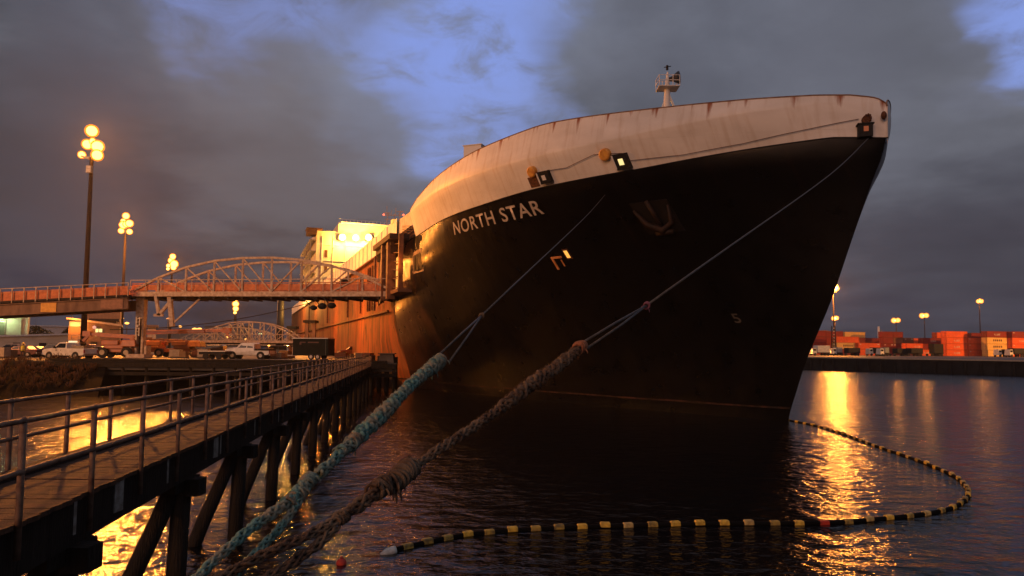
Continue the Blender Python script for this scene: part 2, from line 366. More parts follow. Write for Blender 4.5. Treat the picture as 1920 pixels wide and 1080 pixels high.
def ship_mats():
    def base(name): 
        m = bpy.data.materials.new(name); m.use_nodes = True; return m, m.node_tree.nodes, m.node_tree.links, m.node_tree.nodes['Principled BSDF']
    def noi(N, L, vec, s_, det=5, st=(1, 1, 1), out='UV', rough=.55):
        mp = N.new('ShaderNodeMapping'); mp.inputs['Scale'].default_value = st; L.new(vec, mp.inputs[0])
        n = N.new('ShaderNodeTexNoise'); n.inputs['Scale'].default_value = s_; n.inputs['Detail'].default_value = det; n.inputs['Roughness'].default_value = rough; L.new(mp.outputs[0], n.inputs['Vector']); return n.outputs[0]
    def ramp(N, L, v, a, b, ca, cb):
        r = N.new('ShaderNodeValToRGB'); e = r.color_ramp.elements; e[0].position = a; e[1].position = b; e[0].color = ca+(1,); e[1].color = cb+(1,); L.new(v, r.inputs[0]); return r.outputs[0]
    def mx(N, L, f, a, b, typ='MIX'):
        n = N.new('ShaderNodeMix'); n.data_type = 'RGBA'; n.blend_type = typ
        for s_, v in ((n.inputs[0], f), (n.inputs[6], a), (n.inputs[7], b)):
            if isinstance(v, (int, float)): s_.default_value = v
            elif isinstance(v, tuple): s_.default_value = v+(1,)
            else: L.new(v, s_)
        return n.outputs[2]
    # black topside: frames show as shallow buckling between plates, streaks run down
    m, N, L, bs = base('black_hull_paint'); tc = N.new('ShaderNodeTexCoord'); U = tc.outputs['UV']
    c = ramp(N, L, noi(N, L, U, .5, 6, (1, .35, 1)), .35, .75, (.0018, .0018, .0022), (.0045, .0042, .0045))
    st = ramp(N, L, noi(N, L, U, 1.0, 5, (2.2, .10, 1)), .62, .74, (0, 0, 0), (1, 1, 1)); c = mx(N, L, st, c, (.009, .005, .004)); L.new(c, bs.inputs['Base Color'])
    L.new(ramp(N, L, noi(N, L, U, .8, 5), .3, .7, (.24,)*3, (.42,)*3), bs.inputs['Roughness'])
    b1 = N.new('ShaderNodeBump'); b1.inputs['Distance'].default_value = .09; b1.inputs['Strength'].default_value = .5; L.new(noi(N, L, U, .55, 2, (1.2, .6, 1)), b1.inputs['Height']); br = N.new('ShaderNodeTexBrick'); br.inputs['Scale'].default_value = 1; br.inputs['Mortar Size'].default_value = .02; br.inputs['Brick Width'].default_value = 7.5; br.inputs['Row Height'].default_value = 2.4; br.inputs['Mortar Smooth'].default_value = 1; L.new(U, br.inputs['Vector']); b0 = N.new('ShaderNodeBump'); b0.invert = True; b0.inputs['Distance'].default_value = .008; b0.inputs['Strength'].default_value = .25; L.new(br.outputs['Fac'], b0.inputs['Height']); L.new(b0.outputs[0], b1.inputs['Normal']); L.new(b1.outputs[0], bs.inputs['Normal']); bs.inputs['Specular IOR Level'].default_value = .22
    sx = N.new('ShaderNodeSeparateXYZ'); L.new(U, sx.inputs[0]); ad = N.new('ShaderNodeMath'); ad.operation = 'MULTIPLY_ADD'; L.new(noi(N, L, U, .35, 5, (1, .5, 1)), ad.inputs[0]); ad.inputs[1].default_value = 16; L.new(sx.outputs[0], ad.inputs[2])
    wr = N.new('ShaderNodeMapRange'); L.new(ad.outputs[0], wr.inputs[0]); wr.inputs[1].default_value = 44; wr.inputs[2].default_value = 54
    cc = mx(N, L, wr.outputs[0], c, (.09, .035, .016)); L.new(cc, bs.inputs['Base Color'])  # lamplit brown painted in aft, easing into the midship colour
    MT['hull'] = m
    # midship plating: lamplight's orange painted into the hull colour, with heavy vertical rust runs
    m, N, L, bs = base('lamplit_side_paint'); tc = N.new('ShaderNodeTexCoord'); U = tc.outputs['UV']
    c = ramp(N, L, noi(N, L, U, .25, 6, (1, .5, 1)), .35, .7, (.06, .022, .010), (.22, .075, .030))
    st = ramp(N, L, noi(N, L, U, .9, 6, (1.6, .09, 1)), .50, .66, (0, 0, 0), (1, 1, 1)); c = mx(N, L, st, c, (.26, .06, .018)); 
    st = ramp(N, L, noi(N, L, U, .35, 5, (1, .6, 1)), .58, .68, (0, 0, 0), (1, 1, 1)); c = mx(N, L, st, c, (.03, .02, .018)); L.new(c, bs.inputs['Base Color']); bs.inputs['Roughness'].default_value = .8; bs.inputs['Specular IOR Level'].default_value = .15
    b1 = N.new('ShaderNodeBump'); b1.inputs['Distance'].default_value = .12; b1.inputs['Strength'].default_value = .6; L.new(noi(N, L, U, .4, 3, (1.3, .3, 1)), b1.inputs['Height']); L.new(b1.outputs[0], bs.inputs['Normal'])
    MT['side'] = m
    # white paint with rust weeping from the top edge (v = metres below the edge)
    m, N, L, bs = base('white_ship_paint'); tc = N.new('ShaderNodeTexCoord'); U = tc.outputs['UV']
    c = ramp(N, L, noi(N, L, U, .6, 6, (.5, 1, 1)), .3, .7, (.60, .57, .53), (.80, .77, .73))
    st = ramp(N, L, noi(N, L, U, 2.0, 4, (1.3, .12, 1)), .5, .72, (1, 1, 1), (.84, .78, .72)); c = mx(N, L, 1., c, st, 'MULTIPLY')
    sep = N.new('ShaderNodeSeparateXYZ'); L.new(U, sep.inputs[0])
    n = noi(N, L, U, 1.5, 6, (.9, .05, 1)); a = N.new('ShaderNodeMath'); a.operation = 'MULTIPLY_ADD'; L.new(sep.outputs[1], a.inputs[0]); a.inputs[1].default_value = -.11; L.new(n, a.inputs[2])
    st = ramp(N, L, a.outputs[0], .52, .60, (0, 0, 0), (1, 1, 1)); c = mx(N, L, st, c, (.28, .085, .025))
    sp = ramp(N, L, noi(N, L, U, 1.1, 7, (1, 1, 1), rough=.7), .70, .76, (0, 0, 0), (1, 1, 1)); c = mx(N, L, sp, c, (.32, .13, .05))
    L.new(c, bs.inputs['Base Color']); bs.inputs['Roughness'].default_value = .5
    # welded plate seams
    br = N.new('ShaderNodeTexBrick'); br.inputs['Scale'].default_value = 1; br.inputs['Mortar Size'].default_value = .015; br.inputs['Brick Width'].default_value = 6.0; br.inputs['Row Height'].default_value = 2.1; br.inputs['Mortar Smooth'].default_value = 1; L.new(U, br.inputs['Vector'])
    b1 = N.new('ShaderNodeBump'); b1.inputs['Distance'].default_value = .02; b1.inputs['Strength'].default_value = .5; b1.invert = True; L.new(br.outputs['Fac'], b1.inputs['Height'])
    b2 = N.new('ShaderNodeBump'); b2.inputs['Distance'].default_value = .05; b2.inputs['Strength'].default_value = .5; L.new(noi(N, L, U, .7, 2), b2.inputs['Height']); L.new(b1.outputs[0], b2.inputs['Normal']); L.new(b2.outputs[0], bs.inputs['Normal'])
    MT['shipwhite'] = m
ship_mats()
MT['redlead'] = mat('boot_top_red', (.050, .020, .016), (.008, .005, .005), .6, 0, 1.2, 0, lo=.42, hi=.62)
MT['rust'] = mat('rusty_steel', (.16, .06, .025), (.06, .025, .014), .8, .1, 6, .4)
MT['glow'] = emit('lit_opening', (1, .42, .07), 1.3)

ship = thing('cargo_ship', SW(0, 0, 0), 'huge black hulled cargo ship with white bulwark moored beside the wharf', 'ship')
def hull_sheet(name, sp, rows, m, uvf, both=True, bottomfn=None):
    """rows: list over v of function(i)->(s,z); builds starboard and port skins joined at the stem"""
    me_v = []; uv = []; n = len(sp); rws = rows
    sides = (1, -1) if both else (1,)
    fs = []
    for sd in sides:
        base = len(me_v)
        for r in rws:
            for i in range(n):
                s, z = r(i); t = HBx(s, z); me_v.append(SW(s, t*sd, z)); uv.append(uvf(s, z))
        for j in range(len(rws)-1):
            for i in range(n-1):
                fs.append((base+j*n+i, base+j*n+i+1, base+(j+1)*n+i+1, base+(j+1)*n+i))
    b = MB(); b.v = me_v; b.f = fs
    o = b.build(name, m, ship, smooth=True); me = o.data
    ul = me.uv_layers.new(name='UVMap')
    for l in me.loops: ul.data[l.index].uv = uv[l.vertex_index]
    return o
def build_hull():
    N = 110; S2 = 46.0
    g = [(i/N)**1.7 for i in range(N+1)]; sref = [-8.55+(S2+8.55)*q for q in g]
    rows = []
    for j in range(31):
        v = j/30
        def f(i, v=v):
            z = -1.5+v*(sst(ZB, sref[i])+1.5); return sst(ST, z)+(S2-sst(ST, z))*g[i], z
        rows.append(f)
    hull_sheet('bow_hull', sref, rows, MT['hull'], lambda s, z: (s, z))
    s2 = [S2+(LEN-S2)*i/40 for i in range(41)]
    zs2 = 17.6
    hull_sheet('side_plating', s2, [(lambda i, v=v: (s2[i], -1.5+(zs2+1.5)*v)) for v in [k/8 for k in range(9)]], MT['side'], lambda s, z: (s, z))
    hull_sheet('upper_side_strake', s2, [(lambda i, v=v: (s2[i], zs2+(20.9-zs2)*v)) for v in (0, .5, 1)], MT['shipwhite'], lambda s, z: (s, 20.9-z+1.2))
    # white bow bulwark, up to s = 35
    N = 90; S3 = 35.5; g3 = [(i/N)**1.5 for i in range(N+1)]; sr = [-8.55+(S3+8.55)*q for q in g3]
    def row(v, zf): return lambda i: (sr[i], zf(sr[i])[0]*(1-v)+zf(sr[i])[1]*v)
    rows = [row(v, lambda s: (sst(ZB, s), sst(ZK, s))) for v in (0, .25, .5, .75, .97)]+[row(v, lambda s: (sst(ZK, s), max(sst(ZT, s), sst(ZK, s)+.02 if s > -6.5 else sst(ZT, s)))) for v in (.03, .35, .7, 1)]
    # in the extreme nose the knuckle has run out
    hull_sheet('bow_bulwark', sr, rows, MT['shipwhite'], lambda s, z: (s, sst(ZT, s)-z))
    # rounded cap rail
    b = MB()
    for sd in (1, -1): b.tube([SW(s, HBx(s, sst(ZT, s))*sd, sst(ZT, s)) for s in sr], .045, 6)
    b.build('cap_rail', mat('cap_rail_paint', (.30, .20, .15), (.16, .07, .04), .7, 0, 2), ship, smooth=True)
    # lower white panel between the bulwark's end and the house-high side
    zt = lambda s: interp([(35.3, 20.5), (49, 20.85), (256, 20.9)], s)
    S = [35.3, 38, 41, 44, 46, 49]; dm = mat('deck_house_paint', (.55, .51, .46), (.40, .35, .30), .55, 0, 1.2)
    for sd in (1, -1):
        b = MB(); b.add([SW(s, 17.7*sd, z) for s in S for z in (18.9, zt(s))], [(2*i, 2*i+1, 2*i+3, 2*i+2) for i in range(len(S)-1)])
        b.build('deck_house_side', dm, ship)
    # decks and transom
    b = MB(); S = [-8.4+i*1.5 for i in range(36)]
    b.add([SW(s, HB(s, 17.2)*sd*.995, 17.25) for s in S for sd in (1, -1)], [(2*i, 2*i+1, 2*i+3, 2*i+2) for i in range(len(S)-1)])
    b.add([SW(44, 17.9, 17.25), SW(44, -17.9, 17.25), SW(50, -17.9, 17.25), SW(50, 17.9, 17.25)], [(0, 1, 2, 3)])
    b.add([SW(49, 17.9, 20.6), SW(49, -17.9, 20.6), SW(255.9, -17.9, 20.6), SW(255.9, 17.9, 20.6)], [(0, 1, 2, 3)])
    b.add([SW(49, 17.9, 17.25), SW(49, -17.9, 17.25), SW(49, -17.9, 20.6), SW(49, 17.9, 20.6)], [(0, 1, 2, 3)])
    b.add([SW(256, 18, -1), SW(256, -18, -1), SW(256, -18, 20.9), SW(256, 18, 20.9)], [(0, 1, 2, 3)])
    b.build('deck', mat('deck_green', (.05, .07, .06), None, .8), ship)
    # boot-top line just above the water
    b = MB(); S = [-.5+(90*(i/110)**1.4) for i in range(111)]
    for sd in (1, -1):
        vs = []
        for i, s in enumerate(S):
            for z in (.86, 1.0):
                ss = max(s, sst(ST, z)+.02); vs.append(SW(ss, (HB(ss, z)+.03)*sd, z+.10*noise.noise((s*.12, 0, sd))))
        b.add(vs, [(2*i, 2*i+1, 2*i+3, 2*i+2) for i in range(110)])
    b.build('boot_top_line', MT['redlead'], ship)
    # rubbing strake edge under the white paint
    b = MB(); b.tube([SW(s, HB(s, sst(ZB, s))+.02, sst(ZB, s)-.03) for s in sr], .045, 5)
    b.build('sheer_strake_edge', MT['black'], ship, smooth=True)
build_hull()
def patch(b, s0_, s1, z0, z1, off, nu=4, nv=4, rnd=0.):
    vs = []; 
    for j in range(nv+1):
        for i in range(nu+1):
            s = s0_+(s1-s0_)*i/nu; z = z0+(z1-z0)*j/nv; vs.append(hull_pt(s, z, off))
    b.add(vs, [(j*(nu+1)+i, j*(nu+1)+i+1, (j+1)*(nu+1)+i+1, (j+1)*(nu+1)+i) for j in range(nv) for i in range(nu)])
def hull_box(b, s0_, s1, z0, z1, d0, d1):
    """a box standing off the hull skin between offsets d0 and d1"""
    c = [(s0_, z0), (s1, z0), (s1, z1), (s0_, z1)]; vs = [hull_pt(s, z, d0) for s, z in c]+[hull_pt(s, z, d1) for s, z in c]
    b.add(vs, [(3, 2, 1, 0), (4, 5, 6, 7), (0, 1, 5, 4), (1, 2, 6, 5), (2, 3, 7, 6), (3, 0, 4, 7)])
def hull_text(body, corners, name, m):
    """flat lettering laid on the plating; corners are (s,z) for top-left, bottom-left, top-right, bottom-right"""
    cu = bpy.data.curves.new(name, 'FONT'); cu.body = body; cu.resolution_u = 4; cu.space_character = 1.12; cu.offset = .012
    o = bpy.data.objects.new(name+'_c', cu); C.objects.link(o); bpy.context.view_layer.update()
    me = bpy.data.meshes.new_from_object(o); bpy.data.objects.remove(o)
    bm = bmesh.new(); bm.from_mesh(me)
    bmesh.ops.triangulate(bm, faces=bm.faces); bmesh.ops.subdivide_edges(bm, edges=bm.edges, cuts=1)
    xs = [v.co.x for v in bm.verts]; ys = [v.co.y for v in bm.verts]; x0, x1, y0, y1 = min(xs), max(xs), min(ys), max(ys)
    tl, bl, tr, br = corners
    inv = Matrix.Translation(ship.location).inverted()
    for v in bm.verts:
        u = (v.co.x-x0)/(x1-x0); w = (v.co.y-y0)/(y1-y0)
        s = (bl[0]*(1-w)+tl[0]*w)*(1-u)+(br[0]*(1-w)+tr[0]*w)*u; z = (bl[1]*(1-w)+tl[1]*w)*(1-u)+(br[1]*(1-w)+tr[1]*w)*u
        v.co = inv@hull_pt(s, z, .035)
    bm.to_mesh(me); bm.free(); me.name = name; me.materials.clear(); me.materials.append(m)
    o = bpy.data.objects.new(name, me); C.objects.link(o); o.parent = ship; return o
MT['letter'] = mat('letter_white', (.62, .56, .50), (.42, .36, .31), .6, 0, 2.5)
hull_text('NORTH STAR', [(22.7, 16.48), (23.3, 15.40), (10.9, 16.52), (11.2, 15.50)], 'name_lettering', MT['letter'])
hull_text('5', [(1.75, 7.45), (1.62, 6.80), (1.30, 7.45), (1.18, 6.80)], 'draft_mark', mat('draft_paint', (.075, .068, .06), None, .6))
def ship_fittings():
    # anchor and its pocket
    b = MB(); hull_box(b, 2.2, 4.6, 13.2, 15.3, -.02, .05); p = b.build('anchor_pocket', mat('pocket_paint', (.009, .006, .005), (.004, .004, .004), .6, 0, 2), ship)
    b = MB()
    c = hull_pt(3.4, 14.3, .25)
    A = lambda s, z, o=.25: hull_pt(s, z, o)
    b.tube([A(3.35, 15.4), A(3.35, 13.7)], .16, 8)                         # shank
    b.tube([A(4.5, 14.9), A(4.2, 13.9), A(3.35, 13.45, .35), A(2.6, 13.9), A(2.25, 15.0)], [.08, .22, .3, .22, .08], 8)   # crown and flukes
    b.tube([A(3.9, 13.3, .3), A(2.8, 13.3, .3)], .2, 8)
    b.build('anchor', mat('anchor_rust', (.03, .013, .008), (.012, .007, .005), .7, 0, 4), ship, smooth=True)
    # lit rectangular chocks low on the flare
    b = MB(); hull_box(b, 11.28, 11.80, 12.1, 12.85, .0, .07); f = b.build('chock_frame', MT['rust'], ship)
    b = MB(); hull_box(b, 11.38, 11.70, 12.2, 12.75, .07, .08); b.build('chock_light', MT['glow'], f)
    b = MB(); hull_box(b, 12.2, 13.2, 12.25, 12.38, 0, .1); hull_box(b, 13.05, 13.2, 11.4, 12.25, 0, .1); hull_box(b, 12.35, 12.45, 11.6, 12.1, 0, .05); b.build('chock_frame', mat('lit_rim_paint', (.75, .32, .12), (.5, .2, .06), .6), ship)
    # roller fairleads in the bulwark: black housings with a pale opening, orange discs beside them
    for (s, z, w, h, lit) in ((3.47, 18.0, .42, 1.0, 1), (9.33, 17.95, .45, .85, 0)):
        b = MB(); hull_box(b, s-w*1.05, s+w*1.05, z-h/2, z+h/2, .0, .35); f = b.build('fairlead', MT['black'], ship)
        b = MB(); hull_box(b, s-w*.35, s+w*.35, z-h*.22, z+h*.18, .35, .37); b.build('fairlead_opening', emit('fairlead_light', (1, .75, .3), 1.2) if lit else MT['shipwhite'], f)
        b = MB(); hull_box(b, s+w*.95, s+w*1.15, z-h*.4, z+h*.45, .35, .4); b.build('fairlead_rim', MT['shipwhite'], f)
    for (s, z, r) in ((4.36, 18.62, .43), (10.27, 18.5, .42)):
        c = hull_pt(s, z, .12); nn = (hull_pt(s, z, 1)-hull_pt(s, z, 0)).normalized()
        b = MB(); b.tube([c-nn*.15, c+nn*.18, c+nn*.24], [r, r, r*.8], 18); f = b.build('orange_disc', mat('orange_disc_paint', (.75, .38, .07), (.5, .2, .04), .5), ship, smooth=True, auto=True)
        if s > 8:
            b = MB(); hull_box(b, s-.1, s+.75, z-1.1, z-.35, .02, .04); b.build('rust_stain', MT['rust'], ship)
    # bow fairlead stack at the stem
    q = hull_pt(-7.75, 17.9, 0); nf = Vector((-.25, -1, 0)).normalized(); xf = Vector((-nf.y, nf.x, 0)); Mf = Matrix((xf, -nf, Vector((0, 0, 1)))).transposed()
    b = MB(); b.box(q+nf*.15, (.74, .7, .75), M=Mf); b.box(q+nf*.15+Vector((0, 0, .4)), (.9, .8, .07), M=Mf); f = b.build('bow_fairlead', MT['black'], ship)
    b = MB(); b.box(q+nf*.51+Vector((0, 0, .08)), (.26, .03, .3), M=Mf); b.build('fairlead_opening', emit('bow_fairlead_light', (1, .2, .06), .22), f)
    c = hull_pt(-7.85, 18.62, .15); nn = (hull_pt(-7.9, 18.7, 1)-hull_pt(-7.9, 18.7, 0)).normalized()
    b = MB(); b.tube([c-nn*.2, c+nn*.15], .26, 14); b.tube([c+nn*.15, c+nn*.22], .15, 14)
    for k in range(10):
        a = k*.628; b.ball(c+nn*.22+Vector((0, 0, 1))*math.sin(a)*.24+dS*math.cos(a)*.24, .07, 6, 5)
    b.build('bow_roller', MT['rust'], ship, smooth=True, auto=True)
    c = SW(-8.6, .35, 18.75); b = MB(); b.ball(c, .2, 10, 8, (.8, .8, 1.3)); b.build('bow_chock', MT['rust'], ship, smooth=True)
    # messenger line draped along the bulwark
    pts = [(-7.6, 18.7), (-5.9, 18.42), (-3, 18.0), (0, 17.8), (3.1, 17.95), (3.3, 18.5), (5.1, 18.75), (7.4, 18.25), (9.4, 18.35), (10.2, 18.4)]
    b = MB(); P = []
    for (a, c) in zip(pts, pts[1:]):
        for k in range(6): u = k/6; P.append(hull_pt(a[0]*(1-u)+c[0]*u, a[1]*(1-u)+c[1]*u, .12))
    b.tube(P, .022, 5); b.build('draped_line', MT['rust'], ship, smooth=True)
    # foremast with radar horn on the forecastle
    p = SW(6.2, 1.5, 17.2)
    m = MB(); top = at(1253, 135, p.y); X = top.x; Y = top.y
    px = lambda x, y: at(x, y, Y)
    m.tube([Vector((X, Y, 17.2)), px(1250, 205), px(1251, 165), px(1252, 135)], [.4, .3, .2, .06], 10)
    m.bar(px(1240, 205), px(1250, 178), .1); m.bar(px(1266, 205), px(1254, 178), .14)
    f = m.build('foremast', MT['shipwhite'], ship, smooth=True, auto=True)
    m = MB(); c = px(1252, 166); m.box(c, (1.6, 1.3, .08))
    for q in (0, .45, .85):
        for sx in (-.8, .8): m.bar(c+Vector((sx, -.65, q)), c+Vector((sx, .65, q)), .04)
        for sy in (-.65, .65): m.bar(c+Vector((-.8, sy, q)), c+Vector((.8, sy, q)), .04)
    for sx in (-.8, -.27, .27, .8):
        for sy in (-.65, .65): m.bar(c+Vector((sx, sy, 0)), c+Vector((sx, sy, .85)), .04)
    m.build('mast_platform', MT['shipwhite'], f)
    c = px(1268, 147); m = MB(); m.tube([c+Vector((-.75, .3, 0)), c+Vector((-.3, .1, 0)), c+Vector((.1, -.15, 0)), c+Vector((.2, -.2, 0))], [.12, .2, .48, .5], 16); m.build('fog_horn', mat('horn_dark', (.05, .055, .06), None, .5), f, smooth=True)
    m = MB(); c = px(1251, 131); m.tube([c, c+Vector((0, 0, .35))], .1, 8); m.bar(c+Vector((-.25, 0, .2)), c+Vector((.3, 0, .3)), .05); m.build('mast_light', MT['black'], f)
    m = MB()
    for k in range(12): m.bar(Vector((X-.9, Y, 17.6+k*.45)), Vector((X-.5, Y, 17.6+k*.45)), .03)
    for q in (-.9, -.5): m.bar(Vector((X+q, Y, 17.2)), Vector((X+q, Y, 23.0)), .04)
    m.build('ladder', MT['shipwhite'], f)
    # small locker on the forecastle behind the bulwark
    c = at(892, 287, 72); b = MB(); b.box(c, (2.0, 1.8, 1.2), -TH); b.box(c+Vector((0, 0, .63)), (2.2, 2.0, .08), -TH); b.build('deck_locker', MT['shipwhite'], ship)
    # starboard mooring deck opening with rails (between bulwark end and high side)
    b = MB()
    for z in (17.5, 17.95, 18.4):
        b.bar(SW(35.5, 18, z), SW(46, 18, z), .05)
    for k in range(8): b.bar(SW(35.5+k*1.5, 18, 17.1), SW(35.5+k*1.5, 18, 18.45), .06)
    for k in range(3): b.bar(SW(36+k*4, 17.5, 17.1), SW(36+k*4, 17.5, 18.9), .25)
    b.build('deck_rail', MT['rust'], ship)
    b = MB()
    for k in range(4): b.bar(SW(37+k*.9, 17.75, 18.5-.15*k), SW(44, 17.75, 19.6-.2*k), .06)
    b.build('stair_rail', MT['rust'], ship)
    # side ramp housing: hinged canopy, posts, opening
    b = MB(); b.box(SW(44, 19.2, 17.45), (2.2, 11.0, .6), TH); b.box(SW(45, 19.0, 16.9), (1.7, 9.6, .6), TH)
    for k in range(8): b.box(SW(40.6+k*1.25, 19.0, 16.2), (1.5, .18, .9), TH)
    b.build('ramp_canopy', mat('canopy_brown', (.05, .028, .02), (.02, .012, .01), .7, 0, 2), ship)
    b = MB()
    for (s, t, w, z0) in ((37.6, 19.2, .5, 11), (41.2, 19.6, .9, 10.5), (44.0, 19.8, .8, 10.5), (48.5, 19.2, .5, 10.5), (50.5, 19.0, .35, 10.5), (54, 18.6, .3, 10.5), (58, 18.5, .3, 10)):
        b.box(SW(s, t, (z0+17.6)/2), (w, w, 17.6-z0), TH)
    b.box(SW(43, 18.9, 11.2), (1.6, 13, .4), TH)
    for q in range(6): b.bar(SW(37.6, 19.2, 11.5+q), SW(41.2, 19.5, 11.9+q), .1)
    b.build('ramp_frame', mat('ramp_frame_paint', (.19, .09, .05), (.08, .035, .02), .6, 0, 1.5, .3, 9), ship)
    b = MB(); b.box(SW(46.2, 18.06, 13.6), (.1, 5.0, 4.6), TH); o = b.build('side_door_opening', MT['glow'], ship); 
    b = MB()
    for (s0_, s1_, z0, z1) in ((43.9, 48.5, 11.4, 11.6), (43.9, 48.5, 13.4, 13.5), (45.2, 45.35, 11.4, 16), (46.7, 46.85, 11.4, 16), (47.9, 48.0, 11.4, 16), (43.9, 48.5, 14.9, 15.05)):
        b.box(SW((s0_+s1_)/2, 18.2, (z0+z1)/2), (.12, s1_-s0_, z1-z0), TH)
    b.build('door_bars', MT['rust'], o)
    # white framed openings ahead of the ramp
    b = MB(); hull_box(b, 32.9, 36.6, 13.0, 15.4, .0, .05); f = b.build('window_panel', mat('panel_paint', (.36, .27, .19), (.2, .12, .07), .6, 0, 2), ship)
    for s in (33.5, 34.7, 35.9):
        b = MB(); hull_box(b, s-.32, s+.32, 13.3, 15.0, .05, .07); b.build('window', MT['black'], f)
    # vertical guides and dark frames along the side
    for s in (62, 64.5, 66, 73, 88, 121, 170): b = MB(); b.box(SW(s, 18.12, 13.5), (.3, .25, 6.5), TH); b.build('fender_guide', MT['rust'], ship)
    b = MB()
    for s in (56, 59.5, 61.3): b.box(SW(s, 18.1, 13.2), (.12, .9, 2.2), TH)
    b.build('vent_opening', MT['black'], ship)
    b = MB(); b.bar(SW(49, 18.3, 17.6), SW(250, 18.3, 17.6), .35, .2); b.bar(SW(49, 18.3, 9.5), SW(250, 18.3, 9.5), .3, .2)
    b.build('rubbing_strake', MT['rust'], ship)
    # bulwark stanchions on the high side
    b = MB()
    for k in range(26): b.box(SW(52+k*4, 18.05, 19.2), (.12, .16, 3.2), TH)
    b.build('side_stiffener', MT['shipwhite'], ship)
    c = SW(48.5, 17.9, 20.9); b = MB(); b.box(c, (.5, 1.1, .5), TH); b.build('deck_lamp_box', MT['glow'], ship)
ship_fittings()
def house():
    S0, S1 = 154, 192
    def blk(b, s0_, s1, t0, t1, z0, z1): b.box(SW((s0_+s1)/2, (t0+t1)/2, (z0+z1)/2), (t1-t0, s1-s0_, z1-z0), TH)
    b = MB(); blk(b, S0, S1, -18, 18, 20.6, 36.6); blk(b, S0+.02, S1-4, -14, 12.2, 36.6, 39.1)
    h = b.build('deckhouse', mat('house_white', (.66, .60, .48), (.55, .48, .38), .5, 0, .5), ship)
    b = MB()
    for t, z in ((8.9, 29.3), (7.3, 29.3), (1.5, 29.3), (0, 29.3), (12.5, 25.6), (13.3, 24.7), (5.2, 25.7), (13.5, 32), (-4, 25)):
        p = SW(S0-.03, t, z); b.tube([p-dS*.06, p+dS*.05], .24, 12)
    b.build('porthole', MT['black'], h)
    for t in (16.5, 13.6, 10.2, 3.0, -2.0):
        b = MB(); p = SW(S0-.12, t, 27.6); b.tube([p-Vector((0, 0, 6.5)), p+Vector((0, 0, 7.5))], .09, 6); b.build('down_pipe', MT['shipwhite'], h)
    for z in (24.0, 28.4, 32.8):
        b = MB(); blk(b, S0-.14, S0, -17.9, 17.9, z, z+.12); b.build('deck_line', MT['shipwhite'], h)
    for t, z in ((15.4, 26.4), (15.4, 30.4), (15.4, 22.2)):
        b = MB(); blk(b, S0-.08, S0, t-.4, t+.4, z-1, z+1); b.build('door', MT['rust'], h)
    b = MB(); blk(b, S0-1.2, S0+4, 18, 20.5, 35.4, 36.8); blk(b, S0-1.3, S0+4.1, 16.5, 20.7, 36.8, 37.1); b.build('bridge_wing', MT['rust'], h)
    b = MB(); 
    for z in (22, 25, 28, 31, 34): blk(b, S0+.5, S1, 18, 19.6, z, z+.15)
    for k in range(8): blk(b, S0+1+k*5, S0+1.15+k*5, 19.3, 19.5, 20.6, 35)
    b.build('side_gallery', mat('gallery_paint', (.45, .38, .30), None, .6), h)
    b = MB(); blk(b, S0-.6, S0, -18, 11.6, 39.1, 39.4)
    for k in range(24): blk(b, S0-.1, S0, -13+k*1.05, -12.9+k*1.05, 39.4, 40.2)
    blk(b, S0-.1, S0, -13, 12, 40.15, 40.25); b.build('roof_rail', MT['shipwhite'], h)
    # radar mast
    p = SW(S0+6, -4.2, 39); m = MB(); 
    for dx, dy in ((-2.3, 0), (2.3, 0), (0, 1.6)): m.bar(p+Vector((dx, dy, 0)), p+Vector((dx*.7, dy*.5, 5.2)), .22)
    for z in (1.6, 3.4, 4.6): m.bar(p+Vector((-2.6, 0, z)), p+Vector((2.6, 0, z)), .2)
    for dx, hh in ((-2.0, 7.3), (-.7, 6.2), (.6, 6.8), (1.9, 6.0)): m.bar(p+Vector((dx, 0, 4.4)), p+Vector((dx, 0, hh)), .15)
    m.bar(p+Vector((-2.9, -.2, 5.2)), p+Vector((-1.0, -.2, 5.2)), .25); m.bar(p+Vector((.9, -.2, 5.6)), p+Vector((2.9, -.2, 5.6)), .25)
    m.build('radar_mast', mat('mast_pink', (.75, .5, .38), None, .6), h)
    for dx in (-2.9, 2.9):
        m = MB(); m.ball(p+Vector((dx, -.2, 4.7)), .28, 8, 6); m.build('mast_warning_light', emit('red_mast_light', (1, .12, .05), 4), h)
    for i, (x, y) in enumerate(((642, 445), (667, 446), (691, 445))):
        r = r_(x, y); k = ((B0+dS*(S0-1.1)).dot(dS))/(r.dot(dS)); P = Vector((0, 0, EYE))+r*(k*1.0)
        b = MB(); b.box(P+dS*.35, (1.9, .9, 1.3), TH); f = b.build('floodlight', MT['steel'], h)
        b = MB(); b.tube([P-dS*.1, P-dS*.18], .9, 20); b.build('floodlight_lens', emit('house_flood_lens', (1, .62, .2), 9), f)
        lamp('floodlight_glow', P-dS*.9+Vector((0, 0, -.3)), 13000, (1, .46, .07), .5, ship)
house()
# deck light beside the ramp canopy and fixtureless lamps added to brighten the ship's side
SODR = (1, .28, .03)
lamp('ramp_fill_lamp', SW(46, 19.4, 15.6), 260, SOD, .3, ship)
lamp('ramp_fill_lamp', SW(72, 23, 10.2), 3400, SODR, .3, ship)
lamp('ramp_fill_lamp', SW(105, 23.5, 11), 5000, SODR, .3, ship)
lamp('ramp_fill_lamp', SW(37, 20.3, 14.2), 350, SODR, .3, ship)
lamp('ramp_fill_lamp', SW(58, 20.5, 14.5), 500, SOD, .3, ship)
lamp('stern_fill_lamp', SW(190, 24, 19), 12000, (1, .45, .09), .6, ship)
lamp('stern_fill_lamp', SW(150, 22, 16), 5000, (1, .45, .09), .6, ship)

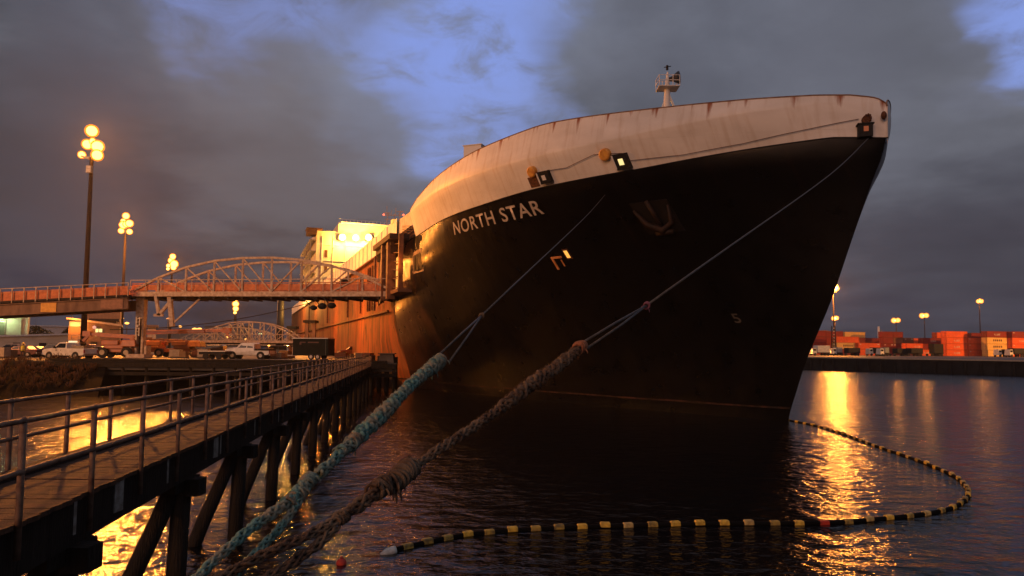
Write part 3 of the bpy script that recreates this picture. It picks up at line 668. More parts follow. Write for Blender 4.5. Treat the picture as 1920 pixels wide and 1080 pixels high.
# ================================================================= BRIDGES
def arch_bridge(name, label, P0, P1, width, arch, nb, zfun=0, barrier=True, scale=1.0):
    P0, P1 = Vector(P0), Vector(P1); D = (P1-P0); Ln = D.length; e = D.normalized(); w = Vector((-e.y, e.x, 0)).normalized(); zup = Vector((0, 0, 1))
    root = thing(name, P0, label, 'footbridge' if False else 'ramp bridge', 'arched ramp bridges running to the ship')
    up = lambda u: 4*arch*u*(1-u) if False else arch*(1-abs(2*u-1)**2.3)
    k = scale
    for sd in (-1, 1):
        o_ = w*(sd*width/2); b = MB(); pts = [P0+D*(i/nb)+o_ for i in range(nb+1)]
        tops = [P0+D*(i/nb)+o_+zup*max(up(i/nb), .02) for i in range(nb+1)]
        for i in range(nb):
            b.bar(tops[i], tops[i+1], .26*k, .26*k)
            if i > 0: b.bar(pts[i], tops[i]-zup*.17*k, .22*k)
            if 0 < i < nb-1:
                if i < nb/2: b.bar(tops[i], pts[i+1], .16*k)
                else: b.bar(pts[i], tops[i+1], .16*k)
        b.build('arch_truss', MT['bridge'], root)
        b = MB(); b.bar(P0+o_+zup*-.25, P1+o_+zup*-.25, .28, .62*k); b.build('deck_beam', MT['bridge'], root)
        b = MB(); b.bar(P0+o_*1.08+zup*1.55*k, P1+o_*1.08+zup*1.55*k, .09, .09)
        nn = int(Ln/2.2)
        for i in range(nn+1): q = P0+D*(i/nn)+o_*1.08; b.bar(q, q+zup*1.55*k, .08, .08)
        b.build('hand_rail', MT['bridge'], root)
        if barrier:
            b = MB(); b.bar(P0+o_*.96+zup*.62*k, P1+o_*.96+zup*.62*k, .06, .75*k); b.bar(P0+o_*.95+zup*1.15*k, P1+o_*.95+zup*1.15*k, .08, .1); b.build('orange_barrier', MT['orange'], root)
    b = MB(); q = MB()
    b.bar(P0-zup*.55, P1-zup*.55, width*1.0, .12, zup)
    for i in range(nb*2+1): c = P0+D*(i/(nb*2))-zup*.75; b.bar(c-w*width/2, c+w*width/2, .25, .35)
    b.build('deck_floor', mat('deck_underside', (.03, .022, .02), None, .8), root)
    return root, P0, D, w, e
T0 = at(270, 546, 91); T1 = at(752, 552, 83); zD = 11.6; T0.z = zD+.25; T1.z = zD-.1
br, P0, D, w, e = arch_bridge('ramp_bridge', 'large grey arched ramp bridge from the concrete tower to the ship side', T0, T1, 4.4, 4.3, 9)
zup = Vector((0, 0, 1))
def bridge_extras():
    # strut frame hanging below the shore end
    b = MB(); Y = 88
    for (x0, y0, x1, y1, wd) in ((292, 552, 298, 591, .35), (298, 591, 326, 558, .35), (318, 552, 323, 612, .5), (323, 608, 388, 548, .2)):
        b.bar(at(x0, y0, Y), at(x1, y1, Y), wd)
    b.bar(at(289, 591, Y), at(306, 591, Y), .35); b.build('strut_frame', MT['bridge'], br)
    # three dark rubber buffers on chains
    for i, (x, y, r) in enumerate(((588, 577, 6.0), (604, 574, 7.6), (622, 573, 7.0))):
        c = at(x, y, 82.5); rr = r*82.5/F; b = MB(); b.ball(c, rr, 14, 10, (1.15, 1, .8)); o = b.build('rubber_buffer', MT['black'], br, smooth=True)
        b = MB(); b.bar(c+Vector((-.4, 0, .3)), at(x-24+i*3, 556, 82.5), .1); b.bar(c+Vector((.3, 0, .3)), at(x+4, 556, 82.5), .05); b.build('buffer_strut', MT['black'], o)
    c = at(645, 532, 83); b = MB(); b.ball(c, .6, 12, 8, (1, 1, 1.1)); b.build('rubber_buffer', MT['black'], br, smooth=True)
bridge_extras()
def tower():
    Y = 90.0; p = at(262, 670, Y); root = thing('bridge_tower', (p.x, Y, WZ), 'tall grey tower with a dark slot carrying the shore end of the bridge', 'tower')
    k = Y/F; x = p.x; top = at(262, 541, Y).z; zs = at(262, 598, Y).z
    b = MB(); b.box((x, Y, (top+zs)/2), (15*k, .9, top-zs)); b.box((x, Y, top+.1), (16*k, 1.0, .25)); b.build('cap_block', MT['bridge'], root)
    for sx in (-1, 1):
        b = MB(); b.box((x+sx*5.6*k, Y, (WZ+zs)/2), (3.6*k, .8, zs-WZ)); b.build('leg', MT['bridge'], root)
        b = MB(); b.box((x+sx*14*k, Y, WZ+.8), (4*k, 1.2, 1.6)); b.build('leg_pedestal', MT['bridge'], root)
    b = MB(); b.box((x, Y+.3, (WZ+zs)/2+.1), (8*k, .3, zs-WZ)); b.build('slot_panel', MT['black'], root)
    b = MB(); b.box((x, Y-.1, WZ+.25), (34*k, 2.2, .5)); b.build('base_beam', MT['bridge'], root)
    b = MB()
    for q in (-1, 1): b.bar((x+q*2.5*k, Y-.75, at(262, 630, Y).z), (x+q*3*k, Y-.75, at(262, 595, Y).z), .12)
    for i in range(6): zz = at(262, 628-i*6, Y).z; b.bar((x-2.6*k, Y-.75, zz), (x+2.6*k, Y-.75, zz), .07)
    b.build('ladder', MT['steel'], root)
    b = MB(); b.box((x, Y-.95, at(262, 612, Y).z), (5*k, .1, 3.5*k)); b.build('sign_plate', mat('plate_white', (.6, .55, .5)), root)
tower()
def approach():
    a = at(254, 546, 90); a.z = zD; c = at(-5, 566, 87); slope = (c-a); end = a+slope*2.3; D = end-a
    root = thing('approach_ramp', a, 'long sloping approach ramp on a brown girder rising from the left to the tower', 'ramp'); e = D.normalized(); w = Vector((-e.y, e.x, 0)).normalized()
    for sd in (-1, 1):
        o = w*sd*2.4
        b = MB(); b.bar(a+o+zup*-1.25, end+o+zup*-1.25, .35, 1.35); b.build('girder', MT['girder'], root)
        b = MB(); b.bar(a+o+zup*-.62, end+o+zup*-.62, .7, .1); b.bar(a+o+zup*-1.97, end+o+zup*-1.97, .7, .1); b.build('girder_flange', MT['girder'], root)
        b = MB(); b.bar(a+o+zup*.35, end+o+zup*.35, .1, .95); b.bar(a+o+zup*.92, end+o+zup*.92, .16, .12); b.build('orange_barrier', MT['orange'], root)
        b = MB(); b.bar(a+o*1.1+zup*1.35, end+o*1.1+zup*1.35, .09, .09)
        n = 28
        for i in range(n+1):
            q = a+D*(i/n)*.999+o*1.1; b.bar(q-zup*.5, q+zup*1.35, .1, .1)
        b.build('hand_rail', MT['bridge'], root)
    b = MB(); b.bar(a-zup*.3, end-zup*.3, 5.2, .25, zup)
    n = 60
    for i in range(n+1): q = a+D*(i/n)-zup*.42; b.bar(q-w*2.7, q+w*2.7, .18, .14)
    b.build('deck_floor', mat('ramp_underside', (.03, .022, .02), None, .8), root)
    q = a+D*.242+zup*-1.25-w*-2.6; nn = -w if w.y > 0 else w
    c = a+D*(.245)+nn*2.62+zup*-1.27; b = MB(); b.box(c, (1.75, .06, 1.2), math.atan2(D.y, D.x)); b.build('yellow_plate', mat('yellow_plate_paint', (.75, .40, .08), (.6, .3, .06), .5), root)
    c = a+D*(.05)+nn*2.62+zup*-1.27; b = MB(); b.box(c, (2.6, .05, 1.25), math.atan2(D.y, D.x)); b.build('repainted_plate', mat('repaint', (.34, .18, .12), None, .6), root)
    c = a+D*(.447)+nn*2.62+zup*-1.27; b = MB(); b.box(c, (3.0, .05, 1.25), math.atan2(D.y, D.x)); b.build('repainted_plate', mat('repaint2', (.36, .20, .14), None, .6), root)
    for u in (.62, .95):
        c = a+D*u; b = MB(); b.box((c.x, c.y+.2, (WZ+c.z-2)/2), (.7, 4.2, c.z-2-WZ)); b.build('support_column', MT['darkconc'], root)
    c = a+D*.34+zup*-2.3; 
approach()
# second bridge, further along the quay
q0 = at(372, 641, 168); q1 = at(566, 640, 168); q0.z = q1.z = 6.3
arch_bridge('ramp_bridge', 'smaller distant arched ramp bridge seen above the white crew cab truck', q0, q1, 5, 4.6, 9, barrier=False)
q0 = at(330, 648, 235); q1 = at(545, 648, 235); q0.z = q1.z = 5.8
arch_bridge('ramp_bridge', 'farthest and lowest arched ramp bridge behind the distant one', q0, q1, 5, 5.6, 9, barrier=False)
def portal(x, y, Y, wd, hgt, label):
    p = at(x, y, Y); root = thing('ramp_portal', (p.x, p.y, WZ), label, 'portal frame', 'dark portal frames by the far ramps'); k = Y/F
    b = MB(); b.box((p.x, p.y, p.z-hgt*.08*k), (wd*k, 3, 5*k)); b.build('canopy', MT['black'], root)
    b = MB()
    for sx in (-.3, .3): b.box((p.x+sx*wd*k, p.y, (p.z+WZ)/2), (.7, .7, p.z-WZ))
    for q in (.3, .6): b.bar((p.x-.3*wd*k, p.y, WZ+(p.z-WZ)*q), (p.x+.3*wd*k, p.y, WZ+(p.z-WZ)*q), .4)
    b.build('frame', MT['girder'], root)
portal(583, 600, 150, 22, 40, 'dark topped portal frame in front of the ship side under the buffers')
portal(549, 611, 190, 17, 40, 'smaller dark topped portal frame left of the other one')

# ================================================================= LIGHT MASTS
def light_mast(px, pyhead, Y, label, power, npos, pole_r=.42, base=WZ, lensm='lens', real=True, group='sodium light masts on the left wharf', aim=(12, 62, 2), cone=140):
    hd = at(px, pyhead, Y); k = 1
    p = (hd.x, hd.y, base); root = thing('light_mast', p, label, 'light mast', group)
    b = MB(); zt = hd.z-npos['bot']
    b.tube([(hd.x, hd.y, base), (hd.x, hd.y, (base+zt)/2), (hd.x, hd.y, zt+1.2)], [pole_r, pole_r*.8, pole_r*.6], 10); b.build('pole', MT['pole'], root, smooth=True)
    b = MB()
    lo = min(q[1] for q in npos['l']); hi = max(q[1] for q in npos['l'])
    b.bar((hd.x, hd.y, zt), (hd.x, hd.y, hd.z+hi), .16)
    for x, z, s in npos['l']: b.bar((hd.x, hd.y, hd.z+z-.2), (hd.x+x, hd.y, hd.z+z-.2), .1)
    b.build('bracket', MT['steel'], root)
    for x, z, s in npos['l']:
        c = Vector((hd.x+x, hd.y-.25, hd.z+z)); to = (Vector((0, -40, 0))-c); to.z *= .6; to.normalize()
        b = MB(); b.tube([c-to*.35, c-to*.05, c+to*.12], [s*.25, s*.5, s*.56], 14); f = b.build('floodlight', MT['steel'], root, smooth=True)
        b = MB(); b.tube([c+to*.125, c+to*.16], s*.55, 14); b.build('floodlight_lens', MT[lensm], f)
        b = MB(); b.tube([c+to*.08, c+to*.135], s*.74, 16); b.build('halo_ring', MT['halo_ring'], f)  # emissive ring added as a halo round the lens
    if npos.get('box'):
        b = MB(); b.box((hd.x, hd.y-.45, zt-.6), (.7, .5, 1.0)); b.build('junction_box', MT['steel'], root)
        c = Vector((hd.x-.7, hd.y-.3, zt+1.2)); b = MB(); b.box(c, (1.2, .5, .25), M=Matrix.Rotation(.25, 3, 'Y')); b.build('unlit_lamp', MT['fwhite'], root)
    if power:
        if real: 
            n = 3 if len(npos['l']) > 3 else 1
            for i in range(n): x, z, s = npos['l'][i]; lamp('mast_lamp', (hd.x+x+.5, hd.y-.9, hd.z+z), power/n, SOD, .45, root, spot=cone if aim else None, aim=aim)
        else: lamp('mast_lamp', (hd.x, hd.y-3.0, hd.z), power, SOD, .8, root)
    return root
A_ = dict(bot=2.9, box=1, l=[(0, 2.25, 1.3), (.95, -.05, 1.3), (-.55, .25, 1.1), (.95, -1.35, 1.2), (-1.3, -1.3, .8), (.2, .7, .7)])
light_mast(173, 275, 98.6, 'tallest nearest light mast on the left with six bright sodium floodlights', 190000, A_)
B_ = dict(bot=3.6, l=[(.1, 1.9, 1.2), (1.0, .1, 1.3), (-.4, -.3, 1.4), (.3, -.1, 1.2), (-.9, -1.7, 1.0), (1.1, -1.9, 1.0), (-.5, .6, .9)])
light_mast(236, 420, 162, 'second light mast from the left, thinner, a glowing cluster behind the ramp', 120000, B_, aim=(-60, 90, 0), cone=168)
C_ = dict(bot=3.6, l=[(.2, 2.0, 1.5), (.8, -.6, 2.0), (-.2, .6, 1.6), (-1.2, -1.2, 1.0), (.6, -1.8, 1.4), (-1.3, -2.3, .8)])
light_mast(323, 492, 237, 'third light mast from the left, its lamps just above the start of the arch', 110000, C_, .5)
D_ = dict(bot=8, l=[(0, 3.5, 2.6), (0, 0, 3.2), (.2, -3.2, 2.8), (-.2, -6, 1.6)])
light_mast(442, 570, 470, 'small distant light mast shining below the arched bridge deck', 90000, D_, 1.2)
# plain dark pole and slim ones
def plain_pole(px, pytop, Y, r, label, base=WZ):
    p = at(px, pytop, Y); b = MB(); b.tube([(p.x, p.y, base), p], [r, r*.8], 10)
    tag(b.build('steel_pole', mat('pole_grey', (.03, .03, .035), None, .6), smooth=True), label, 'pole')
plain_pole(527, 556, 180, 1.0, 'thick plain grey pole below the bridge left of the ship')
# right shore
G1 = dict(bot=2.5, l=[(0, 0, 3.0), (-1.6, -.2, 1.6), (1.5, -.2, 1.6)])
grp = 'light masts on the far container quay'
light_mast(1562, 540, 300, 'bright orange light mast right beside the stem of the ship', 110000, G1, .35, QZ, group=grp, aim=None)
G2 = dict(bot=2, l=[(-1.6, 0, 2.6), (1.2, .2, 2.4)])
light_mast(1565, 597, 330, 'short light mast just below the bright one by the ship stem', 9000, dict(bot=1.2, l=[(-.5, 0, 1.6), (.7, .2, 1.5)]), .3, QZ, 'lensfar', group=grp, aim=None)
light_mast(1680, 601, 480, 'twin lamp mast, lowest of those over the containers', 5000, G2, .35, QZ, 'lensfar', group=grp, aim=None)
light_mast(1733, 592, 470, 'light mast in the middle of the container yard, second from the right', 6000, G2, .35, QZ, 'lensfar', group=grp, aim=None)
light_mast(1836, 565, 394, 'rightmost light mast, thin and tall above the container stacks', 6000, dict(bot=2, l=[(-.7, 0, 1.6), (.9, .1, 1.8), (.1, .7, 1.2)]), .35, QZ, 'lensfar', group=grp, aim=None)
# assumed mast behind the camera, out of the frame, added to light bow and walkway
def assumed_near_mast():
    p = (-46, -34, 3.0); root = thing('light_mast', p, 'assumed unseen sodium light mast on the near dock behind the photographer', 'light mast')
    b = MB(); b.tube([(-46, -34, 3), (-46, -34, 27)], [.4, .25], 10); b.build('pole', MT['pole'], root, smooth=True)
    b = MB(); b.tube([(-46, -33.6, 27), (-46, -33.4, 26.8)], [.5, .5], 12); b.build('floodlight', MT['steel'], root)
    lamp('mast_lamp', (-46, -33, 26.5), 32000, (1, .38, .09), .6, root)
assumed_near_mast()
def left_fill_mast():  # unseen mast added to warm the fronts of the parked trucks
    b = MB(); b.box((-112, 40, WZ-1.52), (56, 61, 3)); tag(b.build('shore_ground', mat('shore_gravel', (.08, .07, .06), None, .9)), kind='structure')
    p = (-94, 36, WZ-.02); root = thing('light_mast', p, 'added unseen sodium mast on the left shore lighting the parked trucks', 'light mast')
    b = MB(); b.tube([(-94, 36, WZ-.1), (-94, 36, 27)], [.4, .25], 10); b.build('pole', MT['pole'], root, smooth=True)
    b = MB(); b.tube([(-93.6, 36.4, 27), (-93.3, 36.7, 26.7)], [.6, .6], 12); b.build('floodlight', MT['steel'], root)
    lamp('mast_lamp', (-92.9, 37.2, 26.4), 100000, (1, .36, .07), .6, root, spot=95, aim=(-38, 90, 2))
left_fill_mast()
def assumed_yard_mast():  # assumed unseen mast, added to light the container fronts
    p = (243, 205, QZ); root = thing('light_mast', p, 'assumed unseen tall quay mast right of the picture lighting the container stacks', 'light mast')
    b = MB(); b.tube([(243, 205, QZ), (243, 205, 29)], [.45, .3], 10); b.build('pole', MT['pole'], root, smooth=True)
    b = MB(); b.tube([(243, 205.4, 29), (243, 205.8, 28.7)], [.7, .7], 12); b.build('floodlight', MT['steel'], root)
    lamp('mast_lamp', (243, 206.5, 28.5), 420000, (1, .38, .07), .6, root, spot=125, aim=(190, 300, 0))
assumed_yard_mast()

# ================================================================= WALKWAY
def walkway():
    rel = EYE; zdeck = rel-1.9; ztop = rel-.82; zmid = rel-1.37
    K = .144; y0, y1 = 1.5, 69.5
    nx = lambda y: -4.2-K*y                # near rail line
    fx = lambda y: -5.83-K*y               # far rail line
    root = thing('walkway', (nx(8)-.8, 8, 0), 'long timber walkway with pipe railings on piles leading to the wharf', 'walkway')
    b = MB(); y = y0
    while y < y1:
        wob = random.uniform(-.012, .012); dz = random.uniform(-.006, .006)
        a, c = Vector((fx(y)+.05, y, zdeck-.04+dz)), Vector((nx(y)-.02+wob, y, zdeck-.04+dz)); b.bar(a, c, .235, .06, zup); y += .25
    b.build('plank_deck', MT['plank'], root)
    for nm, fxx in (('outer', nx), ('inner', fx)):
        b = MB(); b.bar((fxx(y0)-(.16 if fxx is nx else -.16), y0, zdeck-.36), (fxx(y1)-(.16 if fxx is nx else -.16), y1, zdeck-.36), .16, .56); b.build('side_beam', MT['creosote'], root)
        if fxx is fx: b = MB(); b.bar((fxx(y0)+.15, y0, zdeck+.05), (fxx(y1)+.15, y1, zdeck+.05), .14, .12); b.build('kerb_board', MT['creosote'], root)
        for zz, nme in ((ztop, 'top_rail'), (zmid, 'middle_rail')):
            b = MB(); n = 42; b.tube([(fxx(y0+(y1-y0)*i/n), y0+(y1-y0)*i/n, zz+random.uniform(-.006, .006)) for i in range(n+1)], .032, 8); b.build(nme, MT['railpaint'], root, smooth=True)
        off = 0 if fxx is nx else .9
        y = 2.5+off
        k = 0
        while y < y1:
            x = fxx(y); b = MB(); b.tube([(x, y, zdeck-(.40 if k % 2 else .52)), (x, y, ztop)], .036, 8); b.ball((x, y, ztop), .045, 8, 6); b.ball((x, y, zmid), .046, 8, 6); b.build('post', MT['railpaint'], root, smooth=True)
            sg = 1 if fxx is nx else -1
            if k % 2 == 0:
                b = MB(); b.box((x-.055*sg, y-.26, zdeck-.30), (.03, .10, .42)); b.build('bracket_plate', MT['galv'], root)
            y += 1.65; k += 1
    for y in (10.1, 15.0):
        b = MB(); b.box((nx(y)-.06, y, zdeck-.28), (.03, .22, .46)); o = b.build('bracket_plate', MT['galv'], root)
    # bents: cap beam, plumb pile and two raking piles
    y = 8.9
    while y < 68:
        cx = (nx(y)+fx(y))/2; b = MB(); b.bar((cx-1.1, y, zdeck-.80), (cx+1.0, y, zdeck-.80), .32, .32, zup); b.bar((cx+.62, y-.5, zdeck-.76), (cx+.62, y+.5, zdeck-.76), .2, .2, zup); cap = b.build('pile_cap', MT['creosote'], root)
        for dx, dy, r in ((-.12, 0, .17), (-1.15, -.9, .16)):
            q = MB(); q.tube([(cx+.62+dx*.1, y+dy*.08, zdeck-.75), (cx+.62+dx*.6, y+dy*.6, .5), (cx+.62+dx*1.25, y+dy*1.15, -2.0)], [r, r*1.06, r*1.1], 10); q.build('pile', MT['creosote'], cap, smooth=True)
        y += 4.45
    # dock corner shed where the walkway lands
    c = at(726, 668, 71); r = thing('capstan_housing', (c.x, c.y, WZ), 'low grey capstan housing at the end of the walkway', 'housing')
    b = MB(); b.box((c.x, c.y, WZ+.45), (1.6, 1.2, .9), top=.85); b.box((c.x, c.y, WZ+.95), (1.7, 1.3, .08)); b.build('casing', MT['concrete'], r)
    b = MB(); b.tube([(c.x-1.6, c.y, WZ), (c.x-1.6, c.y, WZ+.7), (c.x-1.6, c.y, WZ+.75)], [.2, .16, .28], 10); b.build('bollard', MT['rust'], r, smooth=True)
walkway()
def near_platform():
    b = MB(); b.box((-1.8, -3.6, 2.85), (9, 9.2, .5)); r = thing('near_platform', (-1.8, -3.6, 0), 'concrete mooring platform under the photographer', 'platform')
    b.build('platform_slab', MT['concrete'], r)
    for x in (-5, 1.5):
        for y in (-7, .2): q = MB(); q.tube([(x, y, -2), (x, y, 2.6)], .3, 10); q.build('pile', MT['creosote'], r, smooth=True)
    bo = thing('mooring_bollard', (-1.5, .45, 3.1), 'iron bollard on the near platform holding both mooring lines', 'bollard')
    q = MB(); q.tube([(-1.5, .45, 3.1), (-1.5, .45, 3.6), (-1.5, .45, 3.65), (-1.5, .45, 3.72)], [.2, .15, .27, .2], 16); q.build('post', MT['rust'], bo, smooth=True)
near_platform()

# ================================================================= MOORING LINES
def smooth_path(pts, n):
    P = [Vector(p) for p in pts]; out = []
    P = [P[0]*2-P[1]]+P+[P[-1]*2-P[-2]]
    for i in range(1, len(P)-2):
        for k in range(n):
            t = k/n; a, b_, c, d_ = P[i-1], P[i], P[i+1], P[i+2]
            out.append(.5*((2*b_)+(c-a)*t+(2*a-5*b_+4*c-d_)*t*t+(3*b_-a-3*c+d_)*t*t*t))
    out.append(P[-2]); return out
def resample(P, step):
    out = [P[0]]; acc = 0.0
    for a, c in zip(P, P[1:]):
        L_ = (c-a).length; d_ = 0
        while acc+L_-d_ >= step:
            d_ += step-acc; acc = 0; out.append(a+(c-a)*(d_/L_))
        acc += L_-d_
    return out
def plait(pts, rads, pitch, strand, n=4, step=.012, fuzz=40, seed=1, wild=0.):
    """eight-strand plaited rope: n strands each way round, weaving in and out; returns (rope mesh, fibre mesh)"""
    rnd = random.Random(seed); P = resample(smooth_path(pts, 16), step); N = len(P)
    t = (P[1]-P[0]).normalized(); x = t.orthogonal().normalized(); fr = []
    for i in range(N):
        t = (P[min(i+1, N-1)]-P[max(i-1, 0)]).normalized(); x = (x-t*x.dot(t)).normalized(); fr.append((x.copy(), t.cross(x)))
    b = MB(); fz = MB()
    rad = lambda i: interp([(k/(len(rads)-1), r) for k, r in enumerate(rads)], i/(N-1))
    for dr in (1, -1):
        for k in range(n):
            ph = 2*math.pi*(k+(.5 if dr < 0 else 0))/n; path = []; rr = []
            loose = rnd.uniform(.9, 1.1)
            for i in range(N):
                s = i*step; a = dr*2*math.pi*s/pitch+ph; Rr = rad(i)
                we = math.sin(n*2*math.pi*s/pitch*1.0+(0 if dr > 0 else math.pi)+k*math.pi)
                w = .60+.16*we+.06*noise.noise((s*9, k*3.1, dr*5+seed))*(1+wild*4)
                path.append(P[i]+(fr[i][0]*math.cos(a)+fr[i][1]*math.sin(a))*Rr*w*loose); rr.append(Rr*strand*(1+.12*noise.noise((s*30, k, seed))))
            b.tube(path, rr, 7)
    for q in range(int(fuzz*N*step*10)):
        i = rnd.randrange(N); a = rnd.uniform(0, 6.28); Rr = rad(i); o_ = (fr[i][0]*math.cos(a)+fr[i][1]*math.sin(a)); t = (P[min(i+1, N-1)]-P[max(i-1, 0)]).normalized()
        p = P[i]+o_*Rr*.95; l = Rr*rnd.uniform(.2, .9); e = p+o_*l*.6+t*l*rnd.uniform(-1, 1)+Vector((0, 0, -l*.2)); wv = t.cross(o_)*Rr*.028
        fz.add([p-wv, p+wv, e], [(0, 1, 2)])
    return b, fz
def knot(c, ax, r, n, seed, strand=.25):
    """a bundle of turns wrapped about an axis"""
    rnd = random.Random(seed); b = MB(); ax = ax.normalized(); x = ax.orthogonal().normalized(); y = ax.cross(x)
    for k in range(n):
        off = rnd.uniform(-1, 1)*r*1.1; tl = rnd.uniform(-.6, .6); tl2 = rnd.uniform(-.6, .6); path = []; R1 = r*rnd.uniform(.7, 1.05); a0 = rnd.uniform(0, 6.28); span = rnd.uniform(3.5, 6.5)
        for i in range(22):
            a = a0+span*i/21; path.append(c+x*math.cos(a)*R1+y*math.sin(a)*R1+ax*(off+tl*r*math.cos(a)+tl2*r*math.sin(a)))
        b.tube(path, r*strand*rnd.uniform(.7, 1.1), 7)
    for k in range(n//2):                                 # loose tails
        d_ = (x*rnd.uniform(-1, 1)+y*rnd.uniform(-1, 1)+ax*rnd.uniform(-1.2, .4)).normalized(); p = c+d_*r*.8
        b.tube([p, p+d_*r*.5, p+d_*r*.8+Vector((0, 0, -r*.3)), p+d_*r*.9+Vector((0, 0, -r*.7))], [r*.15, r*.14, r*.12, r*.06], 6)
    return b
def rope_mat(name, a, b, c):
    m = mat(name, a, b, .85, 0, 26, .6, 160, lo=.38, hi=.56); nt = m.node_tree; N, L = nt.nodes, nt.links
    bs = N['Principled BSDF']; cr = [n for n in N if n.type == 'VALTORGB'][0]; tc = [n for n in N if n.type == 'TEX_COORD'][0]
    no = N.new('ShaderNodeTexNoise'); no.inputs['Scale'].default_value = 7; no.inputs['Detail'].default_value = 5; L.new(tc.outputs['Object'], no.inputs['Vector'])
    r = N.new('ShaderNodeValToRGB'); r.color_ramp.elements[0].position = .44; r.color_ramp.elements[1].position = .62; L.new(no.outputs[0], r.inputs[0])
    mx = N.new('ShaderNodeMix'); mx.data_type = 'RGBA'; L.new(r.outputs[0], mx.inputs[0]); L.new(cr.outputs[0], mx.inputs[6]); mx.inputs[7].default_value = c+(1,); L.new(mx.outputs[2], bs.inputs['Base Color']); return m
teal = rope_mat('teal_rope_fibre', (.19, .36, .31), (.06, .16, .14), (.33, .29, .20)); tan = rope_mat('frayed_rope_fibre', (.34, .28, .19), (.17, .12, .08), (.22, .30, .25))
brown = rope_mat('tarred_rope_fibre', (.13, .075, .045), (.045, .028, .020), (.20, .14, .09)); thin = mat('wire_line', (.11, .10, .09), (.05, .045, .04), .6, .2, 20)
def line_depth(a, b, px, x0):          # depth along a straight 3D line seen between two pixels
    pass
def mooring():
    D_ = lambda k: 1/k
    dep = lambda f, n0, n1: 1/(n0+(n1-n0)*f)      # 1/depth runs linearly along the picture of a straight line
    # ---- teal line
    hull_end = hull_pt(5.7, 16.07, .02)
    A = (570, 910); Bp = (1135, 365); Lp = math.hypot(Bp[0]-A[0], Bp[1]-A[1]); k0, k1 = 1/3.8, 1/hull_end.y
    def T(px, py):
        f = ((px-A[0])*(Bp[0]-A[0])+(py-A[1])*(Bp[1]-A[1]))/Lp**2; return at(px, py, 1/(k0+(k1-k0)*f))
    root = thing('mooring_line', T(700, 790), 'thick teal plaited mooring line rising to the bow, frayed knots along it', 'rope', 'mooring lines to the ship')
    for (pts, rads, sd) in (([(822, 678), (770, 722), (715, 778), (668, 822)], [.105, .085, .078, .090, .085], 1),
                            ([(668, 822), (630, 858), (595, 892)], [.075, .052, .050, .06], 2),
                            ([(575, 905), (535, 945), (478, 985), (425, 1030), (370, 1082), (320, 1130)], [.062, .055, .046, .040, .038, .036], 3),
                            ([(572, 915), (545, 962), (515, 1000), (475, 1042), (440, 1080), (400, 1125)], [.050, .040, .038, .036, .034, .034], 4)):
        b, fz = plait([T(*p) for p in pts], [q*.66 for q in rads], .34 if sd < 3 else .26, .29, seed=sd, fuzz=45, step=.010); o = b.build('plaited_rope', teal, root, smooth=True); fz.build('loose_fibre', tan, o)
    for (x, y, r, n, m_, sd) in ((824, 677, .085, 14, tan, 1), (812, 690, .07, 6, teal, 2), (662, 828, .060, 15, tan, 3), (640, 845, .05, 8, teal, 4), (580, 900, .055, 16, tan, 5), (562, 925, .05, 10, teal, 6), (545, 938, .045, 9, tan, 7)):
        c = T(x, y); knot(c, T(x+8, y-8)-c, r*.68, n, sd).build('rope_knot', m_, root, smooth=True)
    a, c = T(830, 668), T(903, 592)
    sd = Vector((0, .0, 1)).cross((c-a)).normalized()
    b = MB(); b.tube([a+sd*.05, a*.5+c*.5+sd*.03, c], .012, 6); b.tube([a-sd*.06-Vector((0, 0, .06)), a*.5+c*.5-sd*.035-Vector((0, 0, .03)), c], .012, 6)
    b.tube(smooth_path([c, c*.5+hull_end*.5-Vector((0, 0, .12)), hull_end], 10), [.014]*21, 6); b.build('light_line', thin, root, smooth=True)
    knot(c, hull_end-c, .03, 6, 9).build('rope_knot', brown, root, smooth=True)
    # ---- dark line
    he = hull_pt(-7.8, 17.5, .5); A2 = (640, 975); B2 = (1620, 262); L2 = math.hypot(B2[0]-A2[0], B2[1]-A2[1]); m0, m1 = 1/3.45, 1/he.y
    def U(px, py):
        f = ((px-A2[0])*(B2[0]-A2[0])+(py-A2[1])*(B2[1]-A2[1]))/L2**2; return at(px, py, 1/(m0+(m1-m0)*f))
    root = thing('mooring_line', U(850, 830), 'dark brown frayed mooring line running low from the dock to the stem', 'rope', 'mooring lines to the ship')
    for (pts, rads, sd) in (([(1085, 655), (1040, 690), (985, 728), (930, 772)], [.075, .085, .09, .066], 11),
                            ([(930, 772), (870, 812), (815, 848), (770, 882)], [.058, .055, .050, .046], 12),
                            ([(770, 882), (725, 905), (690, 935), (655, 958), (625, 978)], [.055, .065, .065, .052], 13),
                            ([(628, 976), (575, 1005), (520, 1030), (465, 1055), (400, 1090), (340, 1120)], [.045, .042, .040, .040], 14),
                            ([(632, 985), (590, 1025), (555, 1050), (515, 1075), (470, 1100), (430, 1125)], [.044, .042, .040, .038], 15)):
        b, fz = plait([U(*p) for p in pts], [q*.62 for q in rads], .30, .28, seed=sd, fuzz=90, step=.011, wild=1.2); o = b.build('plaited_rope', brown, root, smooth=True); fz.build('loose_fibre', MT_FR, o)
    for (x, y, r, n, sd) in ((1086, 652, .075, 14, 21), (760, 885, .085, 14, 22), (740, 903, .08, 12, 23), (712, 915, .075, 12, 24), (640, 972, .05, 12, 25)):
        c = U(x, y); knot(c, U(x+8, y-6)-c, r*.62, n, sd).build('rope_knot', rustrope if sd == 21 else brown, root, smooth=True)
    a, c = U(1094, 645), U(1212, 573); sd = Vector((0, 0, 1)).cross((c-a)).normalized()
    b = MB(); b.tube([a+sd*.03, a*.5+c*.5+sd*.025, c], .012, 6); b.tube([a-sd*.03-Vector((0, 0, .04)), a*.5+c*.5-sd*.02-Vector((0, 0, .03)), c], .012, 6)
